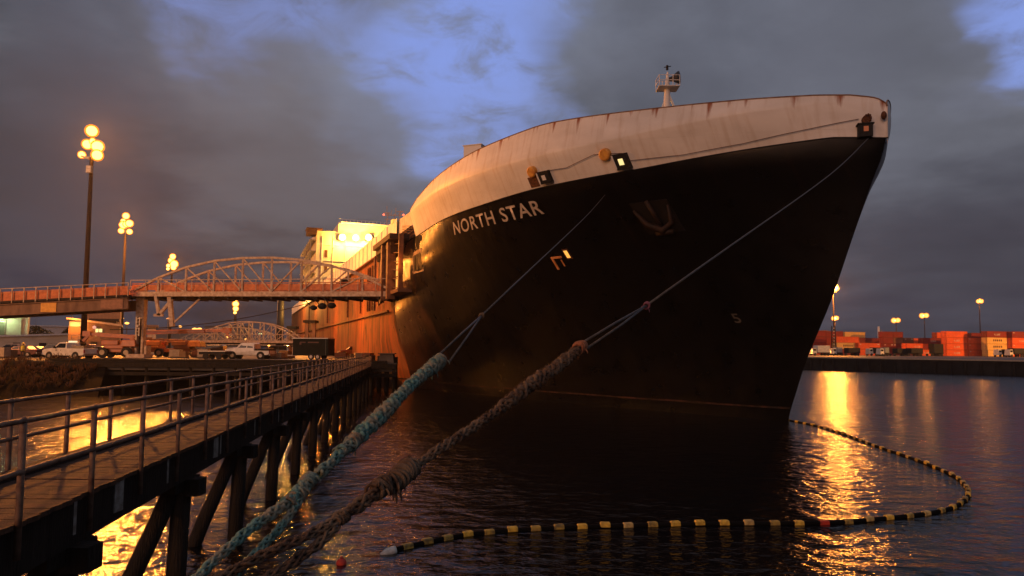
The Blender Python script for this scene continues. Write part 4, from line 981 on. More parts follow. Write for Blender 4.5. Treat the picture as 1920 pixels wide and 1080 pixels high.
    b.tube(smooth_path([c, c*.5+he*.5-Vector((0, 0, .25)), he], 10), [.014+.006*i/20 for i in range(21)], 6); b.build('light_line', thin, root, smooth=True)
    knot(c, he-c, .035, 6, 29).build('rope_knot', mat('purple_twine', (.20, .08, .12), None, .9), root, smooth=True)
MT_FR = mat('dark_fibre', (.22, .14, .08), (.10, .06, .04), .9); rustrope = rope_mat('rust_red_fibre', (.45, .16, .07), (.22, .08, .04), (.25, .15, .10))
mooring()
# dark cable from the wharf up to the ship
def cable():
    a = at(205, 640, 92); a = Vector((a.x, a.y, at(205, 618, 92).z)); c = SW(70, 18.3, 12.2); c2 = at(600, 562, 116)
    b = MB(); P = [a.lerp(c2, t)-Vector((0, 0, 1.2*4*t*(1-t))) for t in [i/24 for i in range(25)]]
    b.tube(P, .07, 6); tag(b.build('shore_cable', MT['black'], smooth=True), 'long dark cable sagging under the arched bridge', 'cable')
cable()

# ================================================================= FLOATING BOOM
def boom():
    near = [(735, 1031), (760, 1025), (800, 1016), (860, 1004), (910, 998), (1000, 991), (1100, 987), (1200, 984), (1300, 982), (1400, 981), (1500, 980), (1580, 978), (1640, 973), (1700, 967), (1750, 960), (1788, 950), (1810, 936), (1816, 922), (1806, 905), (1785, 890), (1745, 872), (1690, 852), (1640, 835), (1580, 813), (1530, 798), (1480, 788), (1440, 780)]
    P = resample(smooth_path([ground(x, y, .05) for x, y in near], 12), .05)
    root = thing('containment_boom', P[0], 'floating containment boom of yellow and black floats curving round the bow', 'boom')
    rnd = random.Random(3); step = .05; yel = [MT['yellow'], MT['yellow'], mat('float_faded', (.62, .46, .16), (.30, .22, .09), .6, 0, 9), mat('float_dirty', (.46, .32, .06), (.16, .12, .05), .6, 0, 9)]
    b = MB(); b.tube([q-Vector((0, 0, .015)) for q in P[::3]], .066, 8); b.build('float_sleeve', mat('sleeve_black', (.004, .004, .004), None, .8, spec=.1), root, smooth=True)
    def blockpts(i, n): return P[i:min(i+n+1, len(P))]
    cyc = 12.0; i = 6.0; k = 0; made = 0; tot = []
    while int(i)+8 < len(P): tot.append(int(i)); i += cyc; cyc = min(cyc*1.012, 19)
    for k, i0 in enumerate(tot):
        n = 6 if k < 40 else 7
        q = P[i0:i0+n+1]; a, c = q[0], q[-1]; dz = Vector((0, 0, rnd.uniform(-.025, .03))); mid = (a+c)/2+dz; d_ = (c-a); ln = d_.length; ang = math.atan2(d_.y, d_.x)+rnd.uniform(-.06, .06)
        if k < 98:
            b = MB(); b.box(mid+Vector((0, 0, .01)), (ln, .17, .14), ang+rnd.uniform(-.09, .09), top=.9); o = b.build('float_block', MT['fred'] if k == 18 else rnd.choice(yel), root, bevel=.03)
        else:
            if made == 0: rest = MB()
            made = 1; rest.box(mid+Vector((0, 0, .01)), (ln, .19, .17), ang, top=.92)
        # black sleeve block between
    if made: o = rest.build('float_row', MT['yellow'], root); o['kind'] = 'stuff'
    a, c = ground(713, 1040, .0), ground(742, 1031, .06); b = MB(); b.tube([a, a.lerp(c, .35), a.lerp(c, .8), c], [.03, .09, .11, .10], 10); b.build('end_cone', MT['fwhite'], root, smooth=True)
boom()
p = ground(640, 1056, .02); b = MB(); b.ball(p, .115, 14, 10, (1, 1, .95)); b.tube([p+Vector((0, 0, .1)), p+Vector((0, 0, .15))], .03, 8)
tag(b.build('marker_buoy', mat('buoy_red', (.75, .07, .035), (.5, .05, .03), .5), smooth=True), 'small round red buoy floating beside the white end of the boom', 'buoy')

# ================================================================= VEHICLES
def vehicle(name, label, cat, loc, rz, prof, glass, width, wheels, paint, wr=.38, group=None, extra=None, tumble=.86):
    """side profile (x forward, z up) with glasshouse panes; the cab narrows upward"""
    root = thing(name, loc, label, cat, group, rz)
    zb = 1.05
    def f(u, v, w): k = 1-(1-tumble)*max(0, min(1, (v-zb)/.8)); return Vector((u, w*k, v))
    b = MB(); hw = width/2
    b.prism(prof, -hw, hw, f); b.build('body', paint, root, local=True, bevel=.05)
    for sd in (-1, 1):
        for g in glass:
            b = MB(); b.prism(g, sd*(hw-.02), sd*(hw+.012), f); b.build('window', MT['glass'], root, local=True)
        for x in wheels:
            b = MB(); b.tube([(x, sd*(hw-.24), wr), (x, sd*(hw-.22), wr), (x, sd*(hw+.0), wr), (x, sd*(hw+.02), wr)], [wr*.9, wr, wr, wr*.9], 20); w = b.build('wheel', MT['black'], root, smooth=True, local=True, auto=True)
            b = MB(); b.tube([(x, sd*(hw+.015), wr), (x, sd*(hw+.035), wr)], [wr*.6, wr*.52], 16); b.build('rim', MT['steel'], w, local=True)
            b = MB(); b.tube([(x, sd*(hw-.30), wr+.03), (x, sd*(hw+.006), wr+.03)], wr*1.22, 20); b.build('wheel_arch', MT['black'], root, local=True)
    xs = [p[0] for p in prof]; x0, x1 = min(xs), max(xs)
    for sd in (-1, 1):
        b = MB(); b.box((x1-.03, sd*(hw-.22), .82), (.1, .3, .2)); b.build('headlight', mat('headlight_glass', (.5, .48, .44), None, .2), root, local=True)
        b = MB(); b.box((x0+.0, sd*(hw-.1), .9), (.05, .16, .35)); b.build('tail_light', mat('tail_light_red', (.35, .02, .02), None, .3), root, local=True)
    for xx in (x1+.03, x0-.05): b = MB(); b.box((xx, 0, .55), (.12, width*.93, .2)); b.build('bumper', MT['steel'], root, local=True)
    if extra: extra(root)
    return root
pick = [(-2.85, .52), (-2.85, 1.22), (-.50, 1.25), (-.45, 1.85), (-.25, 1.92), (.55, 1.90), (.75, 1.82), (1.35, 1.28), (2.55, 1.12), (2.85, .98), (2.90, .55), (2.5, .42), (-2.6, .42)]
pglass = [[(-.32, 1.28), (-.30, 1.78), (.55, 1.78), (1.12, 1.28)]]
def beacon(root):
    b = MB(); b.box((-.32, 0, 2.0), (.3, .9, .16)); b.build('light_bar', emit('beacon_glow', (1, .8, .45), 1.2), root, local=True)
    b = MB()
    for y in (-.92, .92): b.bar((-2.8, y, 1.27), (-.55, y, 1.27), .08)
    b.box((-1.7, 0, 1.36), (1.6, 1.2, .3)); b.build('bed_rail', MT['steel'], root, local=True)
    for sd in (-1, 1):
        for x in (.35, .9, 1.05): 
            b = MB(); b.box((x-.1, sd*1.004, 1.02), (.08, .012, .1)); b.build('door_badge', MT['black'], root, local=True)
    b = MB(); b.box((1.05, -1.1, 1.35), (.12, .2, .22)); b.box((1.05, 1.1, 1.35), (.12, .2, .22)); b.build('mirror', MT['black'], root, local=True)
yd = 77.5
p = at(131, 672, yd); vehicle('pickup_truck', 'white single cab pickup truck with a light bar parked left of the bridge tower', 'pickup truck', (p.x, yd, WZ), R(180-14), pick, pglass, 1.98, (-1.75, 1.85), MT['white'], extra=beacon)
crew = [(-2.9, .62), (-2.9, 1.05), (-.95, 1.10), (-.92, 1.95), (-.72, 2.05), (.75, 2.03), (.95, 1.95), (1.45, 1.42), (2.6, 1.30), (2.9, 1.1), (2.95, .6), (2.5, .5), (-2.6, .5)]
cglass = [[(-.75, 1.4), (-.74, 1.90), (.0, 1.90), (.0, 1.4)], [(.12, 1.4), (.12, 1.90), (.72, 1.88), (1.18, 1.4)]]
yd = 88
p = at(469, 671, yd); 
def flat(root):
    b = MB(); b.box((-1.95, 0, 1.15), (1.9, 2.1, .12)); b.box((-1.95, 0, 1.25), (1.8, 1.9, .1)); b.build('flat_bed', MT['black'], root, local=True)
vehicle('crew_cab_truck', 'white four door crew cab truck facing left beside the dark trailer', 'truck', (p.x, yd, WZ), R(180-4), crew, cglass, 2.0, (-1.8, 1.9), MT['white'], extra=flat, wr=.42)
def trailer():
    yd = 86; p = at(588, 676, yd); root = thing('box_trailer', (p.x, yd, WZ), 'dark green enclosed box trailer with a pale roof edge by the walkway', 'trailer', rz=R(-6))
    g = mat('trailer_green', (.007, .010, .009), (.004, .006, .005), .6, 0, 1, spec=.12)
    b = MB(); b.box((0, 0, 1.55), (4.6, 2.2, 2.1)); bd = b.build('body', g, root, local=True, bevel=.05)
    b = MB(); b.box((-.1, 0, 2.66), (4.7, 2.3, .1)); b.build('roof', MT['white'], root, local=True)
    b = MB(); b.box((-2.33, -.55, 1.1), (.1, .9, 1.0)); b.build('front_panel', mat('trailer_front', (.6, .42, .3)), root, local=True)
    b = MB()
    for x in (-.7, .3, 1.0): b.box((x-.3, -1.104, 2.15), (.7, .01, .16))
    b.box((-1.3, -1.104, 2.0), (.25, .01, .3)); b.build('faded_lettering', mat('faded_letters', (.10, .05, .045)), bd, local=True)
    b = MB(); b.box((1.95, -1.104, 1.55), (.05, .012, 2.0)); b.build('corner_strip', mat('strip_grey', (.08, .10, .10)), root, local=True)
    for x in (.1, .95):
        for s_ in (-1, 1):
            b = MB(); b.tube([(x, s_*.95, .36), (x, s_*1.15, .36)], .36, 16); w = b.build('wheel', MT['black'], root, local=True, smooth=True, auto=True)
            b = MB(); b.tube([(x, s_*1.15, .36), (x, s_*1.17, .36)], .2, 12); b.build('rim', MT['steel'], w, local=True)
    b = MB(); b.bar((-2.3, 0, .5), (-3.4, 0, .5), .12); b.build('tow_bar', MT['steel'], root, local=True)
trailer()
suv = [(-2.3, .45), (-2.35, 1.05), (-2.15, 1.70), (-1.9, 1.78), (.2, 1.78), (.45, 1.70), (1.05, 1.12), (2.1, 1.0), (2.35, .8), (2.35, .45), (2.0, .35), (-2.0, .35)]
sglass = [[(-2.0, 1.15), (-1.85, 1.62), (-.75, 1.62), (-.75, 1.15)], [(-.65, 1.15), (-.65, 1.62), (.3, 1.62), (.8, 1.15)]]
dk = mat('dark_car_paint', (.03, .028, .03), (.02, .018, .02), .25, .2, 1, coat=.5); rd = mat('maroon_car_paint', (.11, .03, .02), None, .3, .2, coat=.4); tn = mat('beige_car_paint', (.42, .33, .25), None, .35, .1, coat=.3)
sedan = [(-2.3, .42), (-2.35, .95), (-1.6, 1.02), (-1.0, 1.42), (.25, 1.42), (1.0, .98), (2.1, .88), (2.3, .7), (2.3, .42), (2.0, .32), (-2.0, .32)]
seglass = [[(-1.35, 1.04), (-.92, 1.34), (-.3, 1.34), (-.3, 1.02)], [(-.22, 1.02), (-.22, 1.34), (.2, 1.34), (.75, 1.0)]]
CG = 'cars parked on the yard behind the bridge'
for (px, Y, kind, paint, rz, nm, lab) in (
        (100, 92, 'suv', dk, 190, 'parked_car', 'black estate car parked just behind the white pickup truck'),
        (118, 101, 'suv', dk, 170, 'parked_car', 'dark high backed car behind the black estate car'),
        (58, 96, 'sedan', tn, 185, 'parked_car', 'pale saloon car parked left of the black estate car'),
        (44, 112, 'sedan', tn, 180, 'parked_car', 'pale saloon car farther back at the left edge of the car row'),
        (18, 98, 'sedan', dk, 178, 'parked_car', 'dark saloon car at the left edge of the photo'),
        (38, 89, 'sedan', rd, 186, 'parked_car', 'maroon saloon car standing behind the person in the yellow vest'),
        (150, 108, 'suv', rd, 175, 'parked_car', 'maroon tall car behind the pickup truck bed'),
        (176, 100, 'sedan', tn, 200, 'parked_car', 'pale saloon car half hidden by the first mast'),
        (205, 112, 'suv', dk, 185, 'parked_car', 'dark car between the first mast and the bridge tower'),
        (395, 108, 'suv', dk, 180, 'parked_car', 'dark car left of the crew cab truck'),
        (515, 104, 'suv', dk, 184, 'parked_car', 'dark car standing behind the gap between crew cab and trailer'),
        (20, 125, 'suv', tn, 176, 'parked_car', 'beige tall car in front of the green lit shed'),
        (430, 130, 'sedan', tn, 180, 'parked_car', 'pale saloon car far back above the crew cab bonnet'),
        (660, 118, 'suv', rd, 200, 'parked_car', 'maroon car at the foot of the ship side right of the trailer')):
    p = at(px, 665, Y)
    if kind == 'suv': vehicle(nm, lab, 'car', (p.x, Y, WZ), R(rz), suv, sglass, 1.85, (-1.4, 1.4), paint, .36, CG, tumble=.8)
    else: vehicle(nm, lab, 'car', (p.x, Y, WZ), R(rz), sedan, seglass, 1.78, (-1.35, 1.4), paint, .33, CG, tumble=.75)
def low_load():
    Y = 84; p = at(404, 670, Y); r = thing('flat_trailer', (p.x, Y, WZ), 'low flat trailer with a white tarpaulin edge left of the crew cab truck', 'trailer')
    b = MB(); b.box((0, 0, .75), (3.2, 2, .35)); b.build('bed', MT['black'], r, local=True)
    b = MB(); b.box((0, 0, .98), (3.2, 2.1, .1)); b.build('tarpaulin', MT['fwhite'], r, local=True)
    for x in (-.8, .8):
        for s_ in (-1, 1): b = MB(); b.tube([(x, s_*.8, .35), (x, s_*1.02, .35)], .35, 14); b.build('wheel', MT['black'], r, local=True)
low_load()
def lift(name, label, px, Y, rz, L_, col, boomz=2.9, reach=12, wheel=.62):
    p = at(px, 668, Y); r = thing(name, (p.x, Y, WZ), label, 'boom lift', 'orange boom lifts around the tower', R(rz))
    b = MB(); b.box((0, 0, .95), (4.2, 1.5, .5)); b.box((.2, 0, 1.45), (2.4, 2.1, .55)); b.build('chassis', col, r, local=True, bevel=.06)
    b = MB(); b.box((-1.6, 0, 1.9), (2.0, 2.2, .9), top=.8); b.build('counterweight', col, r, local=True, bevel=.08)
    for s_ in (-.9, .9): b = MB(); b.box((.6, s_, 1.95), (2.1, .6, .65)); b.build('engine_cover', col, r, local=True, bevel=.08)
    for x in (-1.5, 1.5):
        for s_ in (-1, 1):
            b = MB(); b.tube([(x, s_*.8, wheel), (x, s_*.84, wheel), (x, s_*1.18, wheel), (x, s_*1.22, wheel)], [wheel*.88, wheel, wheel, wheel*.88], 20); w = b.build('wheel', MT['black'], r, local=True, smooth=True, auto=True)
            b = MB(); b.tube([(x, s_*1.2, wheel), (x, s_*1.25, wheel)], [wheel*.52, wheel*.48], 14); b.build('rim', mat('rim_cream', (.45, .36, .25)), w, local=True)
    b = MB(); b.bar((-1.9, 0, boomz-.3), (reach*.72, 0, boomz), .55, .55); b.bar((reach*.6, 0, boomz), (reach, 0, boomz+.05), .4, .4); b.bar((-1.6, 0, 2.0), (-1.9, 0, boomz), .5); b.build('boom', col, r, local=True, bevel=.04)
    b = MB(); b.bar((reach, 0, boomz), (reach+.7, 0, boomz-.9), .35); b.box((reach+.2, 0, boomz+.1), (1.0, .7, .7)); b.build('jib', col, r, local=True)
    b = MB(); c = (reach+1.3, 0, boomz-.6)
    for z in (-.5, 0, .5):
        for y in (-.9, .9): b.bar((c[0]-.4, y, c[2]+z), (c[0]+.4, y, c[2]+z), .05)
        for x in (-.4, .4): b.bar((c[0]+x, -.9, c[2]+z), (c[0]+x, .9, c[2]+z), .05)
    for x in (-.4, .4):
        for y in (-.9, .9): b.bar((c[0]+x, y, c[2]-.5), (c[0]+x, y, c[2]+.5), .05)
    b.box((c[0], 0, c[2]-.52), (.85, 1.85, .06)); b.build('basket', MT['steel'], r, local=True)
lo = mat('lift_orange', (.45, .14, .035), (.33, .10, .03), .4, 0, 2, coat=.3)
lift('boom_lift', 'orange boom lift with a long level boom reaching right behind the tower', 285, 96, 0, 1, lo, 3.7, 10.2)
lift('boom_lift', 'orange boom lift standing left of the tower with large wheels', 222, 90, 184, 1, lo, 3.0, 3.8, .68)
lift('boom_lift', 'smaller orange boom lift between the tower and the flat trailer', 348, 103, 182, 1, mat('lift_brown', (.30, .13, .05), (.2, .08, .03), .5, 0, 2), 2.4, 5.5, .5)
def clutter():
    # small yard gear along the back of the wharf
    rnd = random.Random(12); cols = [mat('drum_rust', (.18, .07, .04)), mat('crate_timber', (.25, .15, .08), None, .8), mat('pallet_dark', (.07, .05, .04)), mat('crate_pale', (.40, .32, .24))]
    spots = [(330, 92), (345, 90), (372, 95), (382, 90), (425, 97), (505, 92), (522, 90), (538, 92), (640, 95), (676, 92), (690, 90), (16, 84), (8, 82)]
    where = ['first left of the crew of gear right of the tower', 'squat one beside it toward the flat trailer', 'one just behind the left end of the flat trailer', 'one behind the middle of the flat trailer', 'one right at the crew cab truck bonnet', 'one behind the crew cab truck bed', 'one between truck bed and box trailer', 'one touching the box trailer drawbar', 'one just right of the box trailer', 'one by the end of the walkway railings', 'rightmost one under the ship side', 'one at the left edge right of the other', 'one at the very left edge of the photo']
    for i, (px, Y) in enumerate(spots):
        p = at(px, 668, Y); h = rnd.uniform(.6, 1.3); w = rnd.uniform(.9, 1.6); r = thing('pallet_crate', (p.x, Y, WZ), 'slatted crate on a pallet, '+where[i], 'crate', 'crates and pallets on the wharf', rnd.uniform(-.4, .4))
        b = MB(); b.box((0, 0, .07), (w*1.1, w, .14)); b.build('pallet', cols[2], r, local=True)
        b = MB()
        for k in range(5): b.box((0, 0, .18+h*(k+.5)/5), (w, w*.9, h/5*.82))
        b.box((0, 0, .15+h/2), (w*.94, w*.84, h*.98)); b.build('slatted_box', cols[i % 2+ (2 if i % 3 == 0 else 0)] if i % 3 else cols[3], r, local=True)
clutter()

# ================================================================= PERSON
def person():
    yd = 76; p = at(42, 672, yd); root = thing('person', (p.x, yd, WZ), 'person in a bright yellow vest and hard hat standing at the wharf edge', 'person', rz=R(20))
    J = {'pel': (0, 0, .95), 'sp': (0, 0, 1.2), 'ch': (0, 0, 1.40), 'nk': (0, 0, 1.52), 'hd': (0, .02, 1.64), 'ht': (0, .02, 1.76),
         'sl': (.19, 0, 1.42), 'el': (.26, .02, 1.14), 'wl': (.25, .12, .90), 'hl': (.24, .16, .80), 'sr': (-.19, 0, 1.42), 'er': (-.27, .0, 1.14), 'wr': (-.24, .10, .90), 'hr': (-.23, .14, .80),
         'hpl': (.10, 0, .90), 'kl': (.12, .03, .50), 'al': (.13, 0, .09), 'tl': (.14, .17, .04), 'hpr': (-.10, 0, .90), 'kr': (-.13, .02, .50), 'ar': (-.15, -.03, .09), 'tr': (-.17, .14, .04)}
    E = [('pel', 'sp'), ('sp', 'ch'), ('ch', 'nk'), ('nk', 'hd'), ('hd', 'ht'), ('ch', 'sl'), ('sl', 'el'), ('el', 'wl'), ('wl', 'hl'), ('ch', 'sr'), ('sr', 'er'), ('er', 'wr'), ('wr', 'hr'), ('pel', 'hpl'), ('hpl', 'kl'), ('kl', 'al'), ('al', 'tl'), ('pel', 'hpr'), ('hpr', 'kr'), ('kr', 'ar'), ('ar', 'tr')]
    Rd = dict(pel=.15, sp=.14, ch=.16, nk=.06, hd=.10, ht=.07, sl=.07, el=.05, wl=.035, hl=.035, sr=.07, er=.05, wr=.035, hr=.035, hpl=.10, kl=.065, al=.05, tl=.04, hpr=.10, kr=.065, ar=.05, tr=.04)
    ks = list(J); me = bpy.data.meshes.new('body'); me.from_pydata([J[k] for k in ks], [(ks.index(a), ks.index(c)) for a, c in E], []); me.update()
    o = bpy.data.objects.new('body', me); C.objects.link(o); o.parent = root; me.materials.append(mat('work_clothes', (.05, .045, .05), None, .9))
    sk = o.modifiers.new('skin', 'SKIN'); sv_ = me.skin_vertices
    if not sv_: 
        bm = bmesh.new(); bm.from_mesh(me); bm.verts.layers.skin.verify(); bm.to_mesh(me); bm.free()
    for i, k in enumerate(ks): me.skin_vertices[0].data[i].radius = (Rd[k], Rd[k]*.85); me.skin_vertices[0].data[i].use_root = (k == 'pel')
    o.modifiers.new('sub', 'SUBSURF').levels = 1
    b = MB(); b.tube([(0, 0, .92), (0, 0, 1.15), (0, 0, 1.38), (0, 0, 1.50)], [.20, .20, .22, .12], 12); v = b.build('safety_vest', mat('hi_vis_yellow', (.80, .62, .05), None, .6), root, local=True, smooth=True)
    b = MB(); b.tube([(0, 0, 1.10), (0, 0, 1.14)], [.212, .213], 12); b.build('reflective_band', MT['fwhite'], v, local=True)
    b = MB(); b.ball((0, .02, 1.76), .125, 12, 8, (1, 1.15, .75)); b.tube([(0, .03, 1.735), (0, .03, 1.745)], .155, 12); b.build('hard_hat', mat('hat_yellow', (.75, .55, .1), None, .4), root, local=True, smooth=True)
    b = MB(); b.ball((0, .095, 1.66), .045, 8, 6, (1, .8, 1.2)); b.ball((0, .13, 1.655), .015, 6, 5, (1, 1, 1.3)); b.build('face', mat('skin', (.35, .2, .14), None, .6), root, local=True, smooth=True)
person()

# ================================================================= BUILDINGS on the left
def corr(name, a, b, sc_=3):
    m = mat(name, a, b, .6, .1, .6); N, L = m.node_tree.nodes, m.node_tree.links; bs = N['Principled BSDF']
    w = N.new('ShaderNodeTexWave'); w.inputs['Scale'].default_value = sc_; tc = [n for n in N if n.type == 'TEX_COORD'][0]; L.new(tc.outputs['Object'], w.inputs['Vector'])
    bp = N.new('ShaderNodeBump'); bp.inputs['Distance'].default_value = .05; bp.inputs['Strength'].default_value = .6; L.new(w.outputs[0], bp.inputs['Height']); L.new(bp.outputs[0], bs.inputs['Normal']); return m
def building(name, label, cat, x0, x1, ytop0, ytop1, Y, depth, wall, roofm, extra=None, group=None, yb=None, over=.4):
    a = at(x0, ytop0, Y); c = at(x1, ytop1, Y); cx = (a.x+c.x)/2; ph = math.atan2(-cx, Y)*.92; w = (c.x-a.x)*math.cos(ph)
    root = thing(name, (cx-math.sin(ph)*depth/2, Y+math.cos(ph)*depth/2, WZ), label, cat, group, ph); h0, h1 = a.z-WZ, c.z-WZ
    b = MB(); hw, hd = w/2, depth/2
    b.add([(-hw, -hd, 0), (hw, -hd, 0), (hw, hd, 0), (-hw, hd, 0), (-hw, -hd, h0), (hw, -hd, h1), (hw, hd, h1), (-hw, hd, h0)], [(3, 2, 1, 0), (4, 5, 6, 7), (0, 1, 5, 4), (1, 2, 6, 5), (2, 3, 7, 6), (3, 0, 4, 7)])
    b.build('wall', wall, root, local=True)
    b = MB(); dz = (h1-h0)/w*over; t = .35
    b.add([(x, y, z+q) for q in (.01, t) for (x, y, z) in ((-hw-over, -hd-over, h0-dz), (hw+over, -hd-over, h1+dz), (hw+over, hd+over, h1+dz), (-hw-over, hd+over, h0-dz))], [(3, 2, 1, 0), (4, 5, 6, 7), (0, 1, 5, 4), (1, 2, 6, 5), (2, 3, 7, 6), (3, 0, 4, 7)])
    b.build('roof', roofm, root, local=True)
    if extra: extra(root, hw, hd, h0, h1)
    return root
roof_l = mat('pale_roof', (.55, .45, .36), (.4, .3, .22)); 
def ex_green(r, hw, hd, h0, h1):
    b = MB(); b.box((-hw*.2, -hd-.02, h0*.35), (2.6, .05, h0*.62)); d = b.build('roller_door', corr('door_dark', (.16, .17, .14), (.10, .11, .09), 8), r, local=True)
    b = MB(); b.box((hw*.45, -hd-.03, h0*.8), (3.2, .05, 1.0)); b.build('window', emit('green_window', (.8, .85, .30), .55), r, local=True)
    for x in (hw*.12, hw*.75): b = MB(); b.box((x, -hd-.1, h0*.5), (.2, .2, h0)); b.build('wall_post', MT['steel'], r, local=True)
    b = MB(); b.box((-hw*.08, -hd-.6, h0*.74), (.9, .5, .5)); f = b.build('wall_lamp', MT['lensgreen'], r, local=True)
    lamp('wall_lamp_light', r.location+r.rotation_euler.to_matrix()@Vector((-hw*.08, -hd-1.6, h0*.74)), 900, (.75, 1, .45), .3, r)
building('green_lit_shed', 'pale shed lit green by its wall lamp under the approach ramp', 'shed', -40, 53, 575, 578, 150, 14, corr('pale_shed_wall', (.55, .58, .50), (.45, .47, .40)), mat('shed_roof', (.3, .3, .28)), ex_green)
building('low_warehouse', 'long low white warehouse lit orange behind the parked cars', 'warehouse', -60, 150, 634, 627, 135, 12, corr('low_white_wall', (.60, .52, .42), (.50, .42, .32)), mat('white_roof', (.6, .6, .62)), lambda r, hw, hd, h0, h1: [ (lambda b: (b.box((-hw+4+i*4.2, -hd-.03, 1.4), (1.2, .05, 1.2)), b.build('window', MT['glass'], r, local=True)))(MB()) for i in range(4)])
building('white_roofed_hall', 'wide white roofed hall on the skyline left of the brown office', 'hall', 50, 140, 612, 613, 190, 30, mat('hall_wall', (.5, .5, .52)), mat('hall_roof', (.62, .63, .68)))
def ex_tall(r, hw, hd, h0, h1): pass
building('tall_brown_block', 'tall windowless tan block behind the sloping roofed office', 'building', 166, 226, 566, 566, 150, 16, corr('tan_block_wall', (.46, .26, .14), (.40, .22, .12), 1.2), mat('tan_roof', (.25, .15, .1)), ex_tall)
def ex_off(r, hw, hd, h0, h1):
    b = MB(); b.box((-hw+1.0, -hd-.45, h0-.75), (1.7, .6, .8)); b.build('entrance_canopy', emit('lit_sign_box', (1, .5, .15), .8), r, local=True)
    b = MB(); b.box((hw-3.2, -hd-.1, h1-1.2), (1.0, .2, 1.3)); f = b.build('window', emit('office_window', (1, .72, .25), 1.6), r, local=True)
    b = MB(); b.box((hw-3.2, -hd-.22, h1-1.2), (.1, .04, 1.3)); b.box((hw-3.2, -hd-.22, h1-1.2), (1.0, .04, .1)); b.build('window_bar', MT['black'], f, local=True)
    b = MB(); b.ball((0, -hd-.2, h1-.3), .3, 8, 6); b.build('wall_lamp', emit('pink_wall_lamp', (1, .45, .35), .8), r, local=True)
    b = MB(); b.box((0, -hd-.03, 1.1), (1.0, .06, 2.2)); b.build('door', MT['black'], r, local=True)
    lamp('canopy_light', r.location+r.rotation_euler.to_matrix()@Vector((-hw+1, -hd-1.8, h0-1.2)), 1800, SOD, .3, r)
building('brown_office', 'brown office with a pale sloping roof edge and one lit window', 'office', 131, 224, 600, 611, 122, 10, corr('brown_office_wall', (.16, .10, .085), (.12, .075, .06), 2), roof_l, ex_off)
building('dark_flat_roof', 'dark flat roofed block just in front of the tall tan block', 'building', 172, 218, 601, 601, 135, 8, mat('dark_block', (.06, .045, .04)), mat('dark_block_roof', (.05, .04, .035)))
building('small_lit_kiosk', 'small pale lit kiosk right of the bridge tower', 'kiosk', 277, 291, 613, 613, 118, 4, mat('kiosk_wall', (.62, .5, .38)), mat('kiosk_roof', (.3, .2, .15)))
building('distant_low_sheds', 'long row of low dark sheds on the horizon under the arched bridge', 'shed', 295, 420, 618, 617, 320, 20, mat('far_shed_wall', (.20, .17, .16)), mat('far_shed_roof', (.25, .23, .24)))
building('distant_low_sheds', 'low dark block on the horizon between the twin lamps and the distant bridge', 'shed', 385, 470, 612, 611, 420, 20, mat('far_shed_wall2', (.16, .14, .14)), mat('far_shed_roof2', (.2, .19, .2)))
def street_lamp(px, py, Y, label, kk=1., col='lensfar', r_=.5, power=0):
    h = at(px, py, Y); root = thing('street_lamp', (h.x, h.y, WZ), label, 'street lamp', 'small distant street lamps')
    b = MB(); b.tube([(h.x, h.y, WZ), (h.x, h.y, h.z-.1)], .12*kk, 6); b.build('post', MT['steel'], root)
    b = MB(); b.ball(h, r_*kk, 10, 7, (1.2, 1, .6)); b.build('lamp_head', MT[col], root, smooth=True)
    if power: lamp('street_glow', h-Vector((0, 1.2, .4)), power, SOD, .3, root)
for a in ((315, 598, 160, 'lowest pale street lamp just left of the third mast pole', .7, 'fwhite'), (338, 612, 200, 'single round street lamp right of the third mast pole', .9), (365, 617, 260, 'left one of the pair of glowing lamps on the skyline', 1.6), (374, 617, 260, 'right one of the pair of glowing lamps on the skyline', 1.6),
          (427, 632, 240, 'orange lamp seen through the left part of the distant arch', .9), (461, 636, 240, 'low orange lamp under the top of the distant arch', .9), (488, 626, 250, 'pale green lamp under the distant arch', .9, 'lensgreen'), (504, 648, 150, 'white lamp right above the crew cab truck bed', .5),
          (136, 582, 160, 'small lamp standing just above the left end of the office roof', .8), (229, 597, 170, 'lamp shining between the tan block and the tower, upper one', .7), (238, 606, 150, 'lamp shining between the tan block and the tower, lower one', .8), (68, 590, 260, 'thin unlit post before the white roofed hall', .5, 'black')):
    street_lamp(*a)
def tree_heap(px, Y, w, h, label):
    p = at(px, 640, Y); root = thing('dark_bush', (p.x, Y, WZ), label, 'bush', 'dark bushes before the white hall'); rnd = random.Random(int(px)); b = MB()
    for k in range(2600):
        a = rnd.uniform(0, 6.28); rr = math.sqrt(rnd.random()); z = rnd.random(); sc_ = math.sqrt(max(0, 1-z*z))
        c = Vector((math.cos(a)*rr*w*sc_, math.sin(a)*rr*w*.6*sc_, z*h*(1+.2*noise.noise((a, rr, 2))))); n_ = Vector((rnd.gauss(0, 1), rnd.gauss(0, 1), rnd.gauss(0, 1))).normalized(); u = n_.orthogonal().normalized()*.22; v = n_.cross(u).normalized()*.14
        b.add([c-u, c-v, c+u, c+v], [(0, 1, 2, 3)])
    b.build('crown', mat('bush_leaf', (.05, .06, .03), (.03, .035, .02)), root, local=True)
    b = MB(); b.tube([(0, 0, 0), (0, 0, h*.6)], [.2, .08], 6); b.build('trunk', MT['pole'], root, local=True)
tree_heap(66, 165, 7, 5.6, 'dark rounded bush left before the white roofed hall'); tree_heap(45, 160, 4, 4.6, 'smaller dark bush beside the green lit shed'); tree_heap(128, 175, 4, 5.4, 'dark bush touching the left end of the office')

